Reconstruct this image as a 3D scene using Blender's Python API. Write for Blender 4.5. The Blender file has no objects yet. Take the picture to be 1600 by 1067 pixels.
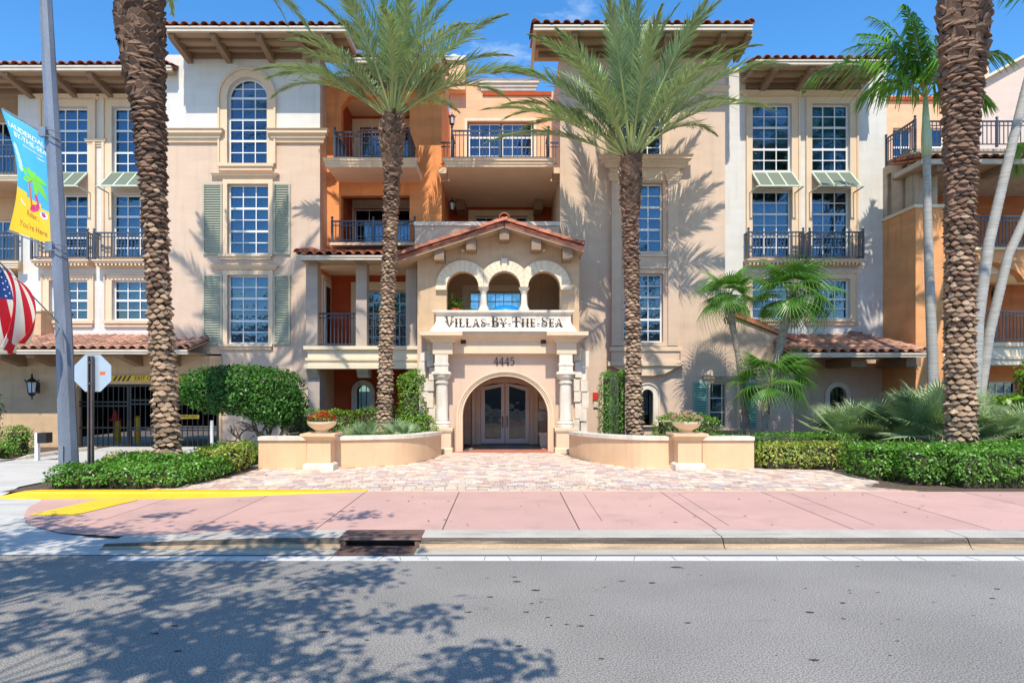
import bpy, math, random
import numpy as np
from mathutils import Vector, Matrix
from mathutils.geometry import tessellate_polygon, delaunay_2d_cdt
random.seed(7)
rng = np.random.default_rng(7)
sc = bpy.context.scene
COL = sc.collection
# ---------------------------------------------------------------- camera, sky, sun
F, U0, V0, H = 1067.0, 790.0, 605.0, 2.0
cam = bpy.data.cameras.new('camera'); camo = bpy.data.objects.new('camera', cam); COL.objects.link(camo)
camo.location = (0, 0, H); camo.rotation_euler = (math.pi / 2, 0, 0)
cam.sensor_width = 36; cam.lens = F / 1600 * 36
cam.shift_x = (800 - U0) / 1600; cam.shift_y = (V0 - 533.5) / 1600
cam.clip_start = 0.1; cam.clip_end = 2000
sc.camera = camo
SUN_EL = math.radians(53.0)
SUN_AZ = math.radians(1.0)
w = bpy.data.worlds.new("World"); sc.world = w; w.use_nodes = True
nt = w.node_tree; nt.nodes.clear()
sky = nt.nodes.new('ShaderNodeTexSky'); sky.sky_type = 'NISHITA'; sky.sun_disc = False
sky.sun_elevation = SUN_EL; sky.sun_rotation = math.pi + SUN_AZ
sky.air_density = 1.0; sky.dust_density = 0.25; sky.ozone_density = 3.0; sky.altitude = 0
hs = nt.nodes.new('ShaderNodeHueSaturation'); hs.inputs['Saturation'].default_value = 1.3; hs.inputs['Value'].default_value = 1.2
bgn = nt.nodes.new('ShaderNodeBackground'); bgn.inputs['Strength'].default_value = 0.15
wo = nt.nodes.new('ShaderNodeOutputWorld')
nt.links.new(sky.outputs[0], hs.inputs['Color']); 
tcw = nt.nodes.new('ShaderNodeTexCoord'); mpw = nt.nodes.new('ShaderNodeMapping'); mpw.inputs['Scale'].default_value = (1.6, 1.6, 4.5); mpw.inputs['Location'].default_value = (.37, .2, .1)
nw = nt.nodes.new('ShaderNodeTexNoise'); nw.inputs['Scale'].default_value = 2.2; nw.inputs['Detail'].default_value = 9; nw.inputs['Roughness'].default_value = .62
rw_ = nt.nodes.new('ShaderNodeMapRange'); rw_.inputs['From Min'].default_value = .60; rw_.inputs['From Max'].default_value = .80; rw_.inputs['To Max'].default_value = .75
mw = nt.nodes.new('ShaderNodeMix'); mw.data_type = 'RGBA'; mw.inputs['B'].default_value = (5.2, 5.6, 6.2, 1)
nt.links.new(tcw.outputs['Generated'], mpw.inputs['Vector']); nt.links.new(mpw.outputs[0], nw.inputs['Vector']); nt.links.new(nw.outputs['Fac'], rw_.inputs['Value'])
nt.links.new(rw_.outputs[0], mw.inputs['Factor']); nt.links.new(hs.outputs[0], mw.inputs['A']); nt.links.new(mw.outputs['Result'], bgn.inputs['Color']); nt.links.new(bgn.outputs[0], wo.inputs['Surface'])
sun = bpy.data.lights.new('sun', 'SUN'); sun.energy = 3.7; sun.angle = math.radians(0.53); sun.color = (1.0, 0.92, 0.78)
suno = bpy.data.objects.new('sun', sun); COL.objects.link(suno)
d = Vector((math.sin(SUN_AZ) * math.cos(SUN_EL), math.cos(SUN_AZ) * math.cos(SUN_EL), -math.sin(SUN_EL)))
suno.rotation_euler = d.to_track_quat('-Z', 'Y').to_euler(); suno.location = (0, -20, 30)
vs = sc.view_settings; vs.view_transform = 'Standard'; vs.look = 'None'; vs.gamma = 1; vs.exposure = 0.50; vs.use_curve_mapping = False
sc.cycles.max_bounces = 8; sc.cycles.transparent_max_bounces = 12; sc.cycles.diffuse_bounces = 6

# ---------------------------------------------------------------- helpers
def X(u, y): return (u - U0) * y / F
def Z(v, y): return H + (V0 - v) * y / F
def P(u, v, y): return Vector((X(u, y), y, Z(v, y)))
G = 0.13                                   # level of the pavement and the ground behind it
WM = {}                                    # world matrix of every object made here

def put(name, data, parent=None, M=None, m=None, kind=None, label=None):
    o = bpy.data.objects.new(name, data); COL.objects.link(o)
    M = M if M is not None else Matrix.Identity(4)
    if parent is not None:
        o.parent = parent; o.matrix_local = WM[parent.name].inverted() @ M
    else:
        o.matrix_local = M
    WM[o.name] = M.copy()
    if m is not None and data is not None and len(data.materials) == 0: data.materials.append(m)
    if kind: o['kind'] = kind
    if label: o['label'] = label
    return o

def thing(name, label, cat, loc=(0, 0, 0), group=None):
    o = put(name, None, None, Matrix.Translation(Vector(loc)))
    o.empty_display_size = 0.2
    o['label'] = label; o['category'] = cat
    if group: o['group'] = group
    return o

def tag(o, label, cat, group=None):
    o['label'] = label; o['category'] = cat
    if group: o['group'] = group
    return o

class MB:
    def __init__(s): s.v = []; s.f = []; s.mi = []; s.cur = 0
    def add(s, vs_, fs):
        n = len(s.v); s.v += [tuple(p) for p in vs_]
        for f in fs: s.f.append(tuple(i + n for i in f)); s.mi.append(s.cur)
        return s
    def box(s, x0, x1, y0, y1, z0, z1):
        x0, x1 = sorted((x0, x1)); y0, y1 = sorted((y0, y1)); z0, z1 = sorted((z0, z1))
        return s.add([(x0,y0,z0),(x1,y0,z0),(x1,y1,z0),(x0,y1,z0),(x0,y0,z1),(x1,y0,z1),(x1,y1,z1),(x0,y1,z1)],
                     [(0,3,2,1),(4,5,6,7),(0,1,5,4),(1,2,6,5),(2,3,7,6),(3,0,4,7)])
    def pbox(s, u0, v0, u1, v1, y0, y1):      # front face given at depth y0
        return s.box(X(u0,y0), X(u1,y0), y0, y1, Z(v1,y0), Z(v0,y0))
    def prism(s, outer, holes, y0, y1):       # polygons in x,z; extruded from y0 to y1
        loops = [outer] + list(holes)
        def inside(p, poly):
            c = False
            for i in range(len(poly)):
                x1, z1 = poly[i]; x2, z2 = poly[i-1]
                if (z1 > p[1]) != (z2 > p[1]) and p[0] < (x2-x1)*(p[1]-z1)/(z2-z1)+x1: c = not c
            return c
        pts = []; edges = []
        for l in loops:
            n = len(pts); pts += [Vector((a, b)) for a, b in l]; edges += [(n+i, n+(i+1) % len(l)) for i in range(len(l))]
        ov, oe, of, _a, _b, _c = delaunay_2d_cdt(pts, edges, [], 0, 1e-6)
        n0 = len(s.v); N = len(ov)
        s.v += [(p.x, y0, p.y) for p in ov] + [(p.x, y1, p.y) for p in ov]
        for t in of:
            a, b, c = [ov[i] for i in t]; m = (a+b+c)/3
            if not inside(m, outer) or any(inside(m, h) for h in holes): continue
            ar = (b.x-a.x)*(c.y-a.y) - (b.y-a.y)*(c.x-a.x)
            if abs(ar) < 1e-10: continue
            t = tuple(t) if ar > 0 else tuple(reversed(t))
            s.f.append(tuple(n0 + i for i in t)); s.f.append(tuple(n0 + N + i for i in reversed(t))); s.mi += [s.cur] * 2
        for li, l in enumerate(loops):
            m = len(l); ar = sum(l[i][0]*l[(i+1)%m][1] - l[(i+1)%m][0]*l[i][1] for i in range(m)); n1 = len(s.v)
            s.v += [(a, y0, b) for a, b in l] + [(a, y1, b) for a, b in l]
            for i in range(m):
                a = n1 + i; b = n1 + (i + 1) % m
                q = (a, a + m, b + m, b) 
                if (ar > 0) == (li > 0): q = tuple(reversed(q))
                s.f.append(tuple(reversed(q))); s.mi.append(s.cur)
        return s
    def bar(s, a, b, wx, wz=None, up=(0,0,1)):
        a = Vector(a); b = Vector(b); wz = wz or wx; d_ = (b - a).normalized(); up = Vector(up)
        if abs(d_.dot(up)) > .98: up = Vector((0, 1, 0))
        sx = d_.cross(up).normalized() * wx / 2; sz = sx.cross(d_).normalized() * wz / 2
        return s.add([a-sx-sz,a+sx-sz,a+sx+sz,a-sx+sz,b-sx-sz,b+sx-sz,b+sx+sz,b-sx+sz],
                     [(3,2,1,0),(4,5,6,7),(0,1,5,4),(1,2,6,5),(2,3,7,6),(3,0,4,7)])
    def tube(s, pts, rad, n=8, cap=True):
        pts = [Vector(p) for p in pts]; rad = rad if hasattr(rad, '__len__') else [rad]*len(pts)
        n0 = len(s.v); ref = Vector((0, 1, 0.01))
        for i, p in enumerate(pts):
            t = (pts[min(i+1, len(pts)-1)] - pts[max(i-1, 0)]).normalized()
            r_ = Vector((1,0,0)) if abs(t.dot(ref)) > .95 else ref
            a = t.cross(r_).normalized(); b = a.cross(t)
            for k in range(n):
                th = 2*math.pi*k/n; s.v.append(tuple(p + (a*math.cos(th) + b*math.sin(th))*rad[i]))
        for i in range(len(pts)-1):
            for k in range(n):
                s.f.append((n0+i*n+k, n0+i*n+(k+1)%n, n0+(i+1)*n+(k+1)%n, n0+(i+1)*n+k)); s.mi.append(s.cur)
        if cap:
            s.f.append(tuple(n0+k for k in reversed(range(n)))); s.f.append(tuple(n0+(len(pts)-1)*n+k for k in range(n))); s.mi += [s.cur]*2
        return s
    def lathe(s, prof, cx, cy, n=20, sq=False):     # prof: (r, z)
        n0 = len(s.v); off = math.pi/4 if n == 4 else 0; kf = math.sqrt(2) if n == 4 else 1
        for r, z in prof:
            for k in range(n):
                th = 2*math.pi*k/n + off; s.v.append((cx + r*kf*math.cos(th), cy + r*kf*math.sin(th), z))
        for i in range(len(prof)-1):
            for k in range(n):
                s.f.append((n0+i*n+k, n0+i*n+(k+1)%n, n0+(i+1)*n+(k+1)%n, n0+(i+1)*n+k)); s.mi.append(s.cur)
        s.f.append(tuple(n0+k for k in reversed(range(n)))); s.f.append(tuple(n0+(len(prof)-1)*n+k for k in range(n))); s.mi += [s.cur]*2
        return s
    def mesh(s, name, *mats, smooth=False):
        me = bpy.data.meshes.new(name); me.from_pydata(s.v, [], s.f)
        for m in mats: me.materials.append(m)
        if len(mats) > 1: me.polygons.foreach_set('material_index', s.mi)
        if smooth: me.polygons.foreach_set('use_smooth', [True]*len(s.f)); 
        me.update(); return me
    def build(s, name, m, parent=None, kind=None, smooth=False, label=None, M=None):
        mats = m if isinstance(m, (list, tuple)) else [m]
        return put(name, s.mesh(name, *mats, smooth=smooth), parent, M, kind=kind, label=label)

def auto_smooth(o, ang=35):
    try: o.data.set_sharp_from_angle(angle=math.radians(ang))
    except Exception: pass
    return o

def quads_mesh(name, verts, m, nper=4):
    """verts: (n*nper,3) numpy; every nper vertices one face"""
    verts = np.asarray(verts, dtype=np.float32).reshape(-1, 3); n = len(verts)
    me = bpy.data.meshes.new(name); me.vertices.add(n); me.vertices.foreach_set('co', verts.ravel())
    me.loops.add(n); me.loops.foreach_set('vertex_index', np.arange(n, dtype=np.int32))
    nf = n // nper; me.polygons.add(nf)
    me.polygons.foreach_set('loop_start', np.arange(0, n, nper, dtype=np.int32))
    me.polygons.foreach_set('loop_total', np.full(nf, nper, dtype=np.int32))
    me.materials.append(m); me.update(calc_edges=True); return me

def indexed_mesh(name, verts, faces, m, smooth=False):
    verts = np.asarray(verts, dtype=np.float32).reshape(-1, 3); faces = np.asarray(faces, dtype=np.int32)
    me = bpy.data.meshes.new(name); me.vertices.add(len(verts)); me.vertices.foreach_set('co', verts.ravel())
    k = faces.shape[1]; me.loops.add(faces.size); me.loops.foreach_set('vertex_index', faces.ravel())
    me.polygons.add(len(faces)); me.polygons.foreach_set('loop_start', np.arange(0, faces.size, k, dtype=np.int32))
    me.polygons.foreach_set('loop_total', np.full(len(faces), k, dtype=np.int32))
    if smooth: me.polygons.foreach_set('use_smooth', np.ones(len(faces), dtype=bool))
    me.materials.append(m); me.update(calc_edges=True); return me

# ---------------------------------------------------------------- materials
def _n(t, ty, **k):
    n = t.nodes.new(ty)
    for a, b in k.items(): setattr(n, a, b)
    return n
MATS = {}
def mat(name, col, rough=0.8, var=0.12, scale=2.0, bump=0.0, bscale=80.0, rnd=0.0, island=0.0, streak=0.0, stretch=(1,1,1),
        metal=0.0, trans=0.0, spec=0.5, col2=None, speck=0.0, speckscale=200.0, wear=None, stain=None, bdist=0.01):
    m = bpy.data.materials.new(name); m.use_nodes = True; t = m.node_tree; L = t.links.new
    b = t.nodes['Principled BSDF']; out = t.nodes['Material Output']
    b.inputs['Roughness'].default_value = rough; b.inputs['Metallic'].default_value = metal
    b.inputs['Specular IOR Level'].default_value = spec
    tc = _n(t, 'ShaderNodeTexCoord'); mp = _n(t, 'ShaderNodeMapping'); mp.inputs['Scale'].default_value = stretch
    L(tc.outputs['Object'], mp.inputs['Vector'])
    no = _n(t, 'ShaderNodeTexNoise'); no.inputs['Scale'].default_value = scale; no.inputs['Detail'].default_value = 6
    L(mp.outputs[0], no.inputs['Vector'])
    mr = _n(t, 'ShaderNodeMapRange'); L(no.outputs['Fac'], mr.inputs['Value'])
    mr.inputs['From Min'].default_value = .3; mr.inputs['From Max'].default_value = .7
    mx = _n(t, 'ShaderNodeMix', data_type='RGBA'); c = Vector(col[:3]); c2 = Vector(col2[:3]) if col2 else None
    lo = c * (1 - var); hi = c2 if c2 else c * (1 + var)
    mx.inputs['A'].default_value = (*lo, 1); mx.inputs['B'].default_value = (*[min(x, 0.95) for x in hi], 1)
    L(mr.outputs[0], mx.inputs['Factor']); cur = mx.outputs['Result']
    def mul(cur, valsock):
        v = _n(t, 'ShaderNodeVectorMath', operation='SCALE'); L(cur, v.inputs[0]); L(valsock, v.inputs['Scale']); return v.outputs[0]
    if rnd or island:
        s = _n(t, 'ShaderNodeObjectInfo').outputs['Random'] if rnd else _n(t, 'ShaderNodeNewGeometry').outputs['Random Per Island']
        a = rnd or island; r = _n(t, 'ShaderNodeMapRange'); L(s, r.inputs['Value'])
        r.inputs['To Min'].default_value = 1 - a; r.inputs['To Max'].default_value = 1 + a; cur = mul(cur, r.outputs[0])
    if streak:
        mp2 = _n(t, 'ShaderNodeMapping'); mp2.inputs['Scale'].default_value = (3.5, 3.5, .35); L(tc.outputs['Object'], mp2.inputs['Vector'])
        n2 = _n(t, 'ShaderNodeTexNoise'); n2.inputs['Scale'].default_value = 1.6; n2.inputs['Detail'].default_value = 8; L(mp2.outputs[0], n2.inputs['Vector'])
        r = _n(t, 'ShaderNodeMapRange'); L(n2.outputs['Fac'], r.inputs['Value']); r.inputs['From Min'].default_value = .52; r.inputs['From Max'].default_value = .75
        r.inputs['To Min'].default_value = 1; r.inputs['To Max'].default_value = 1 - streak; cur = mul(cur, r.outputs[0])
    if speck:
        n3 = _n(t, 'ShaderNodeTexNoise'); n3.inputs['Scale'].default_value = speckscale; n3.inputs['Detail'].default_value = 2; L(tc.outputs['Object'], n3.inputs['Vector'])
        r = _n(t, 'ShaderNodeMapRange'); L(n3.outputs['Fac'], r.inputs['Value']); r.inputs['From Min'].default_value = .35; r.inputs['From Max'].default_value = .65
        r.inputs['To Min'].default_value = 1 - speck; r.inputs['To Max'].default_value = 1 + speck; cur = mul(cur, r.outputs[0])
    if stain:   # (colour, scale, threshold, strength, stretch)
        mp3 = _n(t, 'ShaderNodeMapping'); mp3.inputs['Scale'].default_value = stain[4]; L(tc.outputs['Object'], mp3.inputs['Vector'])
        n4 = _n(t, 'ShaderNodeTexNoise'); n4.inputs['Scale'].default_value = stain[1]; n4.inputs['Detail'].default_value = 9; n4.inputs['Roughness'].default_value = .65; L(mp3.outputs[0], n4.inputs['Vector'])
        r = _n(t, 'ShaderNodeMapRange'); L(n4.outputs['Fac'], r.inputs['Value']); r.inputs['From Min'].default_value = stain[2]; r.inputs['From Max'].default_value = stain[2] + .12
        r.inputs['To Max'].default_value = stain[3]
        m2 = _n(t, 'ShaderNodeMix', data_type='RGBA'); L(r.outputs[0], m2.inputs['Factor']); L(cur, m2.inputs['A']); m2.inputs['B'].default_value = (*stain[0], 1); cur = m2.outputs['Result']
    L(cur, b.inputs['Base Color'])
    if bump:
        nb = _n(t, 'ShaderNodeTexNoise'); nb.inputs['Scale'].default_value = bscale; nb.inputs['Detail'].default_value = 4; L(mp.outputs[0], nb.inputs['Vector'])
        bm_ = _n(t, 'ShaderNodeBump'); bm_.inputs['Strength'].default_value = bump; bm_.inputs['Distance'].default_value = bdist
        L(nb.outputs['Fac'], bm_.inputs['Height']); L(bm_.outputs[0], b.inputs['Normal'])
    if trans:
        tr = _n(t, 'ShaderNodeBsdfTranslucent'); ms = _n(t, 'ShaderNodeMixShader'); ms.inputs[0].default_value = trans
        v = _n(t, 'ShaderNodeVectorMath', operation='MULTIPLY'); L(cur, v.inputs[0]); v.inputs[1].default_value = (1.5, 1.6, .7)
        L(v.outputs[0], tr.inputs['Color']); L(b.outputs[0], ms.inputs[1]); L(tr.outputs[0], ms.inputs[2]); L(ms.outputs[0], out.inputs['Surface'])
    MATS[name] = m; return m

def glass_mat(name, tint, gloss, reflect=.35, refl_col=(.55,.75,1,1)):
    m = bpy.data.materials.new(name); m.use_nodes = True; t = m.node_tree; L = t.links.new; t.nodes.clear()
    out = _n(t, 'ShaderNodeOutputMaterial'); tr = _n(t, 'ShaderNodeBsdfTransparent'); tr.inputs[0].default_value = tint
    g = _n(t, 'ShaderNodeBsdfGlossy'); g.inputs['Color'].default_value = refl_col; g.inputs['Roughness'].default_value = gloss
    lw = _n(t, 'ShaderNodeLayerWeight'); lw.inputs['Blend'].default_value = .25
    r = _n(t, 'ShaderNodeMapRange'); L(lw.outputs['Fresnel'], r.inputs['Value']); r.inputs['To Min'].default_value = reflect; r.inputs['To Max'].default_value = 1
    # old float panes are never quite flat
    tc = _n(t, 'ShaderNodeTexCoord'); nb = _n(t, 'ShaderNodeTexNoise'); nb.inputs['Scale'].default_value = 1.3; L(tc.outputs['Object'], nb.inputs['Vector'])
    bp = _n(t, 'ShaderNodeBump'); bp.inputs['Strength'].default_value = .10; bp.inputs['Distance'].default_value = .1; L(nb.outputs['Fac'], bp.inputs['Height']); L(bp.outputs[0], g.inputs['Normal'])
    ms = _n(t, 'ShaderNodeMixShader'); L(r.outputs[0], ms.inputs[0]); L(tr.outputs[0], ms.inputs[1]); L(g.outputs[0], ms.inputs[2]); L(ms.outputs[0], out.inputs['Surface'])
    MATS[name] = m; return m

ST = dict(rough=.92, bump=.22, bscale=20, stretch=(.6, .6, 2.0), bdist=.02, speck=.035, speckscale=30)
white_st = mat('white_stucco', (.66, .64, .605), var=.05, streak=.10, **ST)
beige_st = mat('beige_stucco', (.635, .475, .36), var=.05, streak=.10, **ST)
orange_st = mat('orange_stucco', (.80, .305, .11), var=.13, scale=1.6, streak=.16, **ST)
peach_st = mat('peach_stucco', (.80, .46, .27), var=.09, streak=.10, **ST)
brick_st = mat('brown_orange_stucco', (.36, .13, .05), var=.15, streak=.15, **ST)
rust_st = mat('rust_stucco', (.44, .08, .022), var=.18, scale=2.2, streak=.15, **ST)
tan_st = mat('tan_stucco', (.60, .42, .26), var=.09, streak=.15, **ST)
taupe_st = mat('taupe_stucco', (.44, .36, .30), var=.08, streak=.12, **ST)
ochre_st = mat('ochre_stucco', (.72, .34, .14), var=.13, scale=1.3, streak=.22, **ST)
grey_st = mat('grey_stucco', (.46, .37, .28), var=.12, streak=.3, **ST)
trim_m = mat('cream_trim', (.72, .55, .385), rough=.85, var=.05, streak=.10, bump=.12, bscale=60)
soff_m = mat('peach_balcony_soffit', (.86, .62, .42), rough=.9, var=.05, bump=.1)
cream_m = mat('pale_cream_trim', (.76, .64, .46), rough=.85, var=.05, streak=.12, bump=.1, bscale=60)
stone_m = mat('cast_stone', (.74, .66, .55), rough=.85, var=.09, scale=4, streak=.28, bump=.3, bscale=70, stain=((.42,.36,.28), 2.2, .56, .45, (1,1,.6)))
brown_m = mat('brown_timber', (.27, .18, .115), rough=.7, var=.10, stretch=(1, 1, 1), bump=.1)
soffit_m = mat('brown_soffit', (.42, .29, .18), rough=.75, var=.07)
fascia_m = mat('fascia', (.62, .54, .44), rough=.6, var=.07, streak=.15)
tile_m = mat('terracotta_tile', (.40, .135, .075), rough=.75, var=.28, scale=6, rnd=.32, bump=.25, bscale=40, stain=((.10,.07,.055), 5, .56, .7, (1,1,1)))
tile2_m = mat('weathered_tile', (.50, .27, .19), rough=.8, var=.3, scale=6, rnd=.35, bump=.25, bscale=40, stain=((.13,.10,.085), 5, .53, .7, (1,1,1)))
doorf_m = mat('cream_door_frame', (.76, .70, .64), rough=.4, var=.04)
frame_m = mat('white_frame', (.74, .745, .74), rough=.35, var=.02)
shut_m = mat('sage_shutter', (.41, .425, .335), rough=.5, var=.05)
teal_m = mat('teal_shutter', (.22, .42, .36), rough=.5, var=.06)
awn_m = mat('awning_louvre', (.14, .175, .125), rough=.5, var=.05)
rail_m = mat('railing_paint', (.045, .055, .08), rough=.35, var=.05, spec=.6)
black_m = mat('black_iron', (.012, .013, .016), rough=.35, var=.1)
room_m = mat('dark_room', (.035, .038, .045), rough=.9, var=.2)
blind_m = mat('blind_slats', (.66, .70, .72), rough=.6, var=.03)
curtain_m = mat('curtain', (.55, .56, .58), rough=.9, var=.1, stretch=(8, 1, .3))
pane_m = glass_mat('blue_glass', (.44, .60, .68, 1), .01, .13, (.42, .57, .73, 1))
door_m = glass_mat('door_glass', (.10, .11, .12, 1), .01, .05, (.8, .9, 1, 1))
letter_m = mat('dark_bronze', (.03, .022, .02), rough=.45, var=.1)
iron_m = mat('brown_iron', (.17, .10, .08), rough=.6, var=.2, scale=8, bump=.2)
# ---------------------------------------------------------------- building kit
_ub = {}
def unit_box(m, name='block'):
    k = (m.name, name)
    if k not in _ub: _ub[k] = MB().box(-.5, .5, -.5, .5, -.5, .5).mesh(name, m)
    return _ub[k]
def piece(name, m, parent, x0, x1, y0, y1, z0, z1, **k):
    M = Matrix.Translation(((x0+x1)/2, (y0+y1)/2, (z0+z1)/2)) @ Matrix.Diagonal((max(abs(x1-x0),1e-4), max(abs(y1-y0),1e-4), max(abs(z1-z0),1e-4), 1))
    return put(name, unit_box(m, name), parent, M, **k)
def pxl(pts, y): return [(X(u, y), Z(v, y)) for u, v in pts]
def rect(u0, v0, u1, v1): return [(u0, v1), (u1, v1), (u1, v0), (u0, v0)]
def arch(cu, r, vs_, vb, n=20, rv=None):
    rv = rv or r
    return [(cu - r, vb), (cu + r, vb)] + [(cu + r*math.cos(a), vs_ - rv*math.sin(a)) for a in [math.pi*i/n for i in range(n+1)]]
def wall(name, y, outer, holes, m, parent, th=.3, label=None):
    return MB().prism(pxl(outer, y), [pxl(h, y) for h in holes], y, y + th).build(name, m, parent, label=label)
def clip(poly, cell):                      # convex clip of a cell rectangle by a polygon
    out = list(cell)
    ar = sum(poly[i][0]*poly[(i+1)%len(poly)][1]-poly[(i+1)%len(poly)][0]*poly[i][1] for i in range(len(poly)))
    P_ = poly if ar > 0 else poly[::-1]
    for i in range(len(P_)):
        a, b = P_[i], P_[(i+1)%len(P_)]
        def side(p): return (b[0]-a[0])*(p[1]-a[1]) - (b[1]-a[1])*(p[0]-a[0])
        new = []
        for j in range(len(out)):
            p, q = out[j], out[(j+1)%len(out)]; sp, sq_ = side(p), side(q)
            if sp >= 0: new.append(p)
            if sp * sq_ < 0:
                t = sp/(sp-sq_); new.append((p[0]+(q[0]-p[0])*t, p[1]+(q[1]-p[1])*t))
        out = new
        if len(out) < 3: return []
    return out
def area(p): return abs(sum(p[i][0]*p[(i+1)%len(p)][1]-p[(i+1)%len(p)][0]*p[i][1] for i in range(len(p))))/2
def offset_arch(cx, r, zs, zb, d_, n=20):
    r -= d_; return [(cx-r, zb+d_), (cx+r, zb+d_)] + [(cx+r*math.cos(a), zs+r*math.sin(a)) for a in [math.pi*i/n for i in range(n+1)]]
def window(parent, y, u0, v0, u1, v1, cols=3, sashes=(2, 2, 2), is_arch=False, vs_=None, inset=.12, blind=0, m=None, pm=None, fw=.05, rail=.068, mun=.030, name='window', heights=None, gray=()):
    """framed window set in its opening; v0 top, v1 bottom"""
    m = m or frame_m; pm = pm or pane_m; yy = y + inset
    x0, x1, z0, z1 = X(u0, y), X(u1, y), Z(v1, y), Z(v0, y)
    if is_arch:
        r = (x1-x0)/2; cx = (x0+x1)/2; zs = Z(vs_, y); outer = offset_arch(cx, r, zs, z0, 0); inner = offset_arch(cx, r, zs, z0, fw)
    else:
        outer = [(x0,z0),(x1,z0),(x1,z1),(x0,z1)]; inner = [(x0+fw,z0+fw),(x1-fw,z0+fw),(x1-fw,z1-fw),(x0+fw,z1-fw)]
    ix0, ix1, iz0, iz1 = x0+fw, x1-fw, z0+fw, z1-fw
    cells = []
    hs_ = heights or [1.0]*len(sashes); tot = sum(hs_); av = (iz1-iz0) - rail*(len(sashes)-1); zt = iz1
    for si, nrow in enumerate(sashes):
        sh = av*hs_[si]/tot; zb = zt - sh; rh = (sh - mun*(nrow-1))/nrow
        for r_ in range(nrow):
            a = zt - r_*(rh+mun); 
            for c in range(cols):
                cw = ((ix1-ix0) - mun*(cols-1))/cols; cx0 = ix0 + c*(cw+mun)
                cell = [(cx0,a-rh),(cx0+cw,a-rh),(cx0+cw,a),(cx0,a)]
                if is_arch: cell = clip(inner, cell)
                if cell and area(cell) > .004: cells.append(cell)
        zt = zb - rail
    fr = MB().prism(outer, cells, yy, yy+.06).build(name, m, parent)
    rects = {}
    for c in cells:
        xs = [p[0] for p in c]; zs_ = [p[1] for p in c]
        if len(c) == 4 and abs(area(c) - (max(xs)-min(xs))*(max(zs_)-min(zs_))) < 1e-5:
            put('pane', unit_box(pm, 'pane'), fr, Matrix.Translation(((min(xs)+max(xs))/2, yy+.029, (min(zs_)+max(zs_))/2)) @ Matrix.Rotation(random.gauss(0, .006), 4, 'X') @ Matrix.Rotation(random.gauss(0, .008), 4, 'Z') @ Matrix.Diagonal((max(xs)-min(xs)+.008, .008, max(zs_)-min(zs_)+.008, 1)))
        else:
            MB().prism(c, [], yy+.025, yy+.033).build('pane', pm, fr)
    if blind:        # venetian blind hanging behind the glass, drawn down part of the way
        b = MB(); zz = z1 - .03; zend = z1 - (z1-z0)*blind
        while zz > zend:
            b.add([(x0+.03,yy+.12,zz),(x1-.03,yy+.12,zz),(x1-.03,yy+.15,zz-.05),(x0+.03,yy+.15,zz-.05)],[(0,1,2,3)]); zz -= .062
        b.build('window_blind', blind_m, parent, kind='stuff')
    return fr
def ring(parent, y, outer, inner, m, d_=.06, name='window_surround', back=.0):
    return MB().prism(pxl(outer, y), [pxl(inner, y)], y-d_, y+back).build(name, m, parent)
def cornice(parent, y, u0, u1, v0, v1, m=None, steps=3, depth=.16, name='cornice', ends=True, flip=False):
    """stepped moulding, widest on top, each step a ledge of its own depth"""
    m = m or trim_m; b = MB(); x0, x1, z1, z0 = X(u0,y), X(u1,y), Z(v0,y), Z(v1,y)
    n = 6; prof = []
    for i in range(n+1):
        t = i/n; zz = z0 + (z1-z0)*t
        k = .25 + .75*(t**1.5) if not flip else .25+.75*((1-t)**1.5)
        prof.append((depth*k, zz))
    pr = [(prof[0][0], z0)]
    cut = {2, 4}
    for i in range(1, n+1):
        if i-1 in cut: pr.append((prof[i][0], prof[i-1][1]))
        pr.append((prof[i][0], prof[i][1]))
    vs_ = []; 
    for dd, zz in pr:
        e = dd if ends else 0
        vs_ += [(x0-e, y-dd, zz), (x1+e, y-dd, zz), (x1+e, y+.02, zz), (x0-e, y+.02, zz)]
    fs = [(3,2,1,0)]
    for i in range(len(pr)-1):
        a = i*4; b_ = a+4
        for k in range(4): fs.append((a+k, a+(k+1)%4, b_+(k+1)%4, b_+k))
    k = (len(pr)-1)*4; fs.append((k,k+1,k+2,k+3))
    b.add(vs_, fs); return b.build(name, m, parent)
def sill(parent, y, u0, u1, v0, v1, m=None, depth=.13):
    m = m or trim_m; vm = v0 + (v1-v0)*.45; b = MB()
    b.box(X(u0,y), X(u1,y), y-depth, y, Z(vm,y), Z(v0,y)); b.box(X(u0,y)+.05, X(u1,y)-.05, y-depth*.6, y, Z(v1,y), Z(vm,y)-.0)
    return b.build('sill', m, parent)
def shutter(parent, y, u0, v0, u1, v1, m=None, gap=.075):
    m = m or shut_m; x0,x1,z0,z1 = X(u0,y),X(u1,y),Z(v1,y),Z(v0,y); f = .045
    b = MB().prism([(x0,z0),(x1,z0),(x1,z1),(x0,z1)], [[(x0+f,z0+f),(x1-f,z0+f),(x1-f,z1-f),(x0+f,z1-f)]], y-.07, y-.02)
    b.box(x0+f, x1-f, y-.025, y-.018, z0+f, z1-f)
    fr = b.build('shutter', m, parent)
    n = int((z1-z0-2*f)/gap); 
    for i in range(n):
        zc = z0+f+(i+.5)*(z1-z0-2*f)/n
        M = Matrix.Translation(((x0+x1)/2, y-.045, zc)) @ Matrix.Rotation(math.radians(40), 4, 'X') @ Matrix.Diagonal((x1-x0-2*f, .055, .010, 1))
        put('slat', unit_box(m, 'slat'), fr, M)
    return fr
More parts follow.
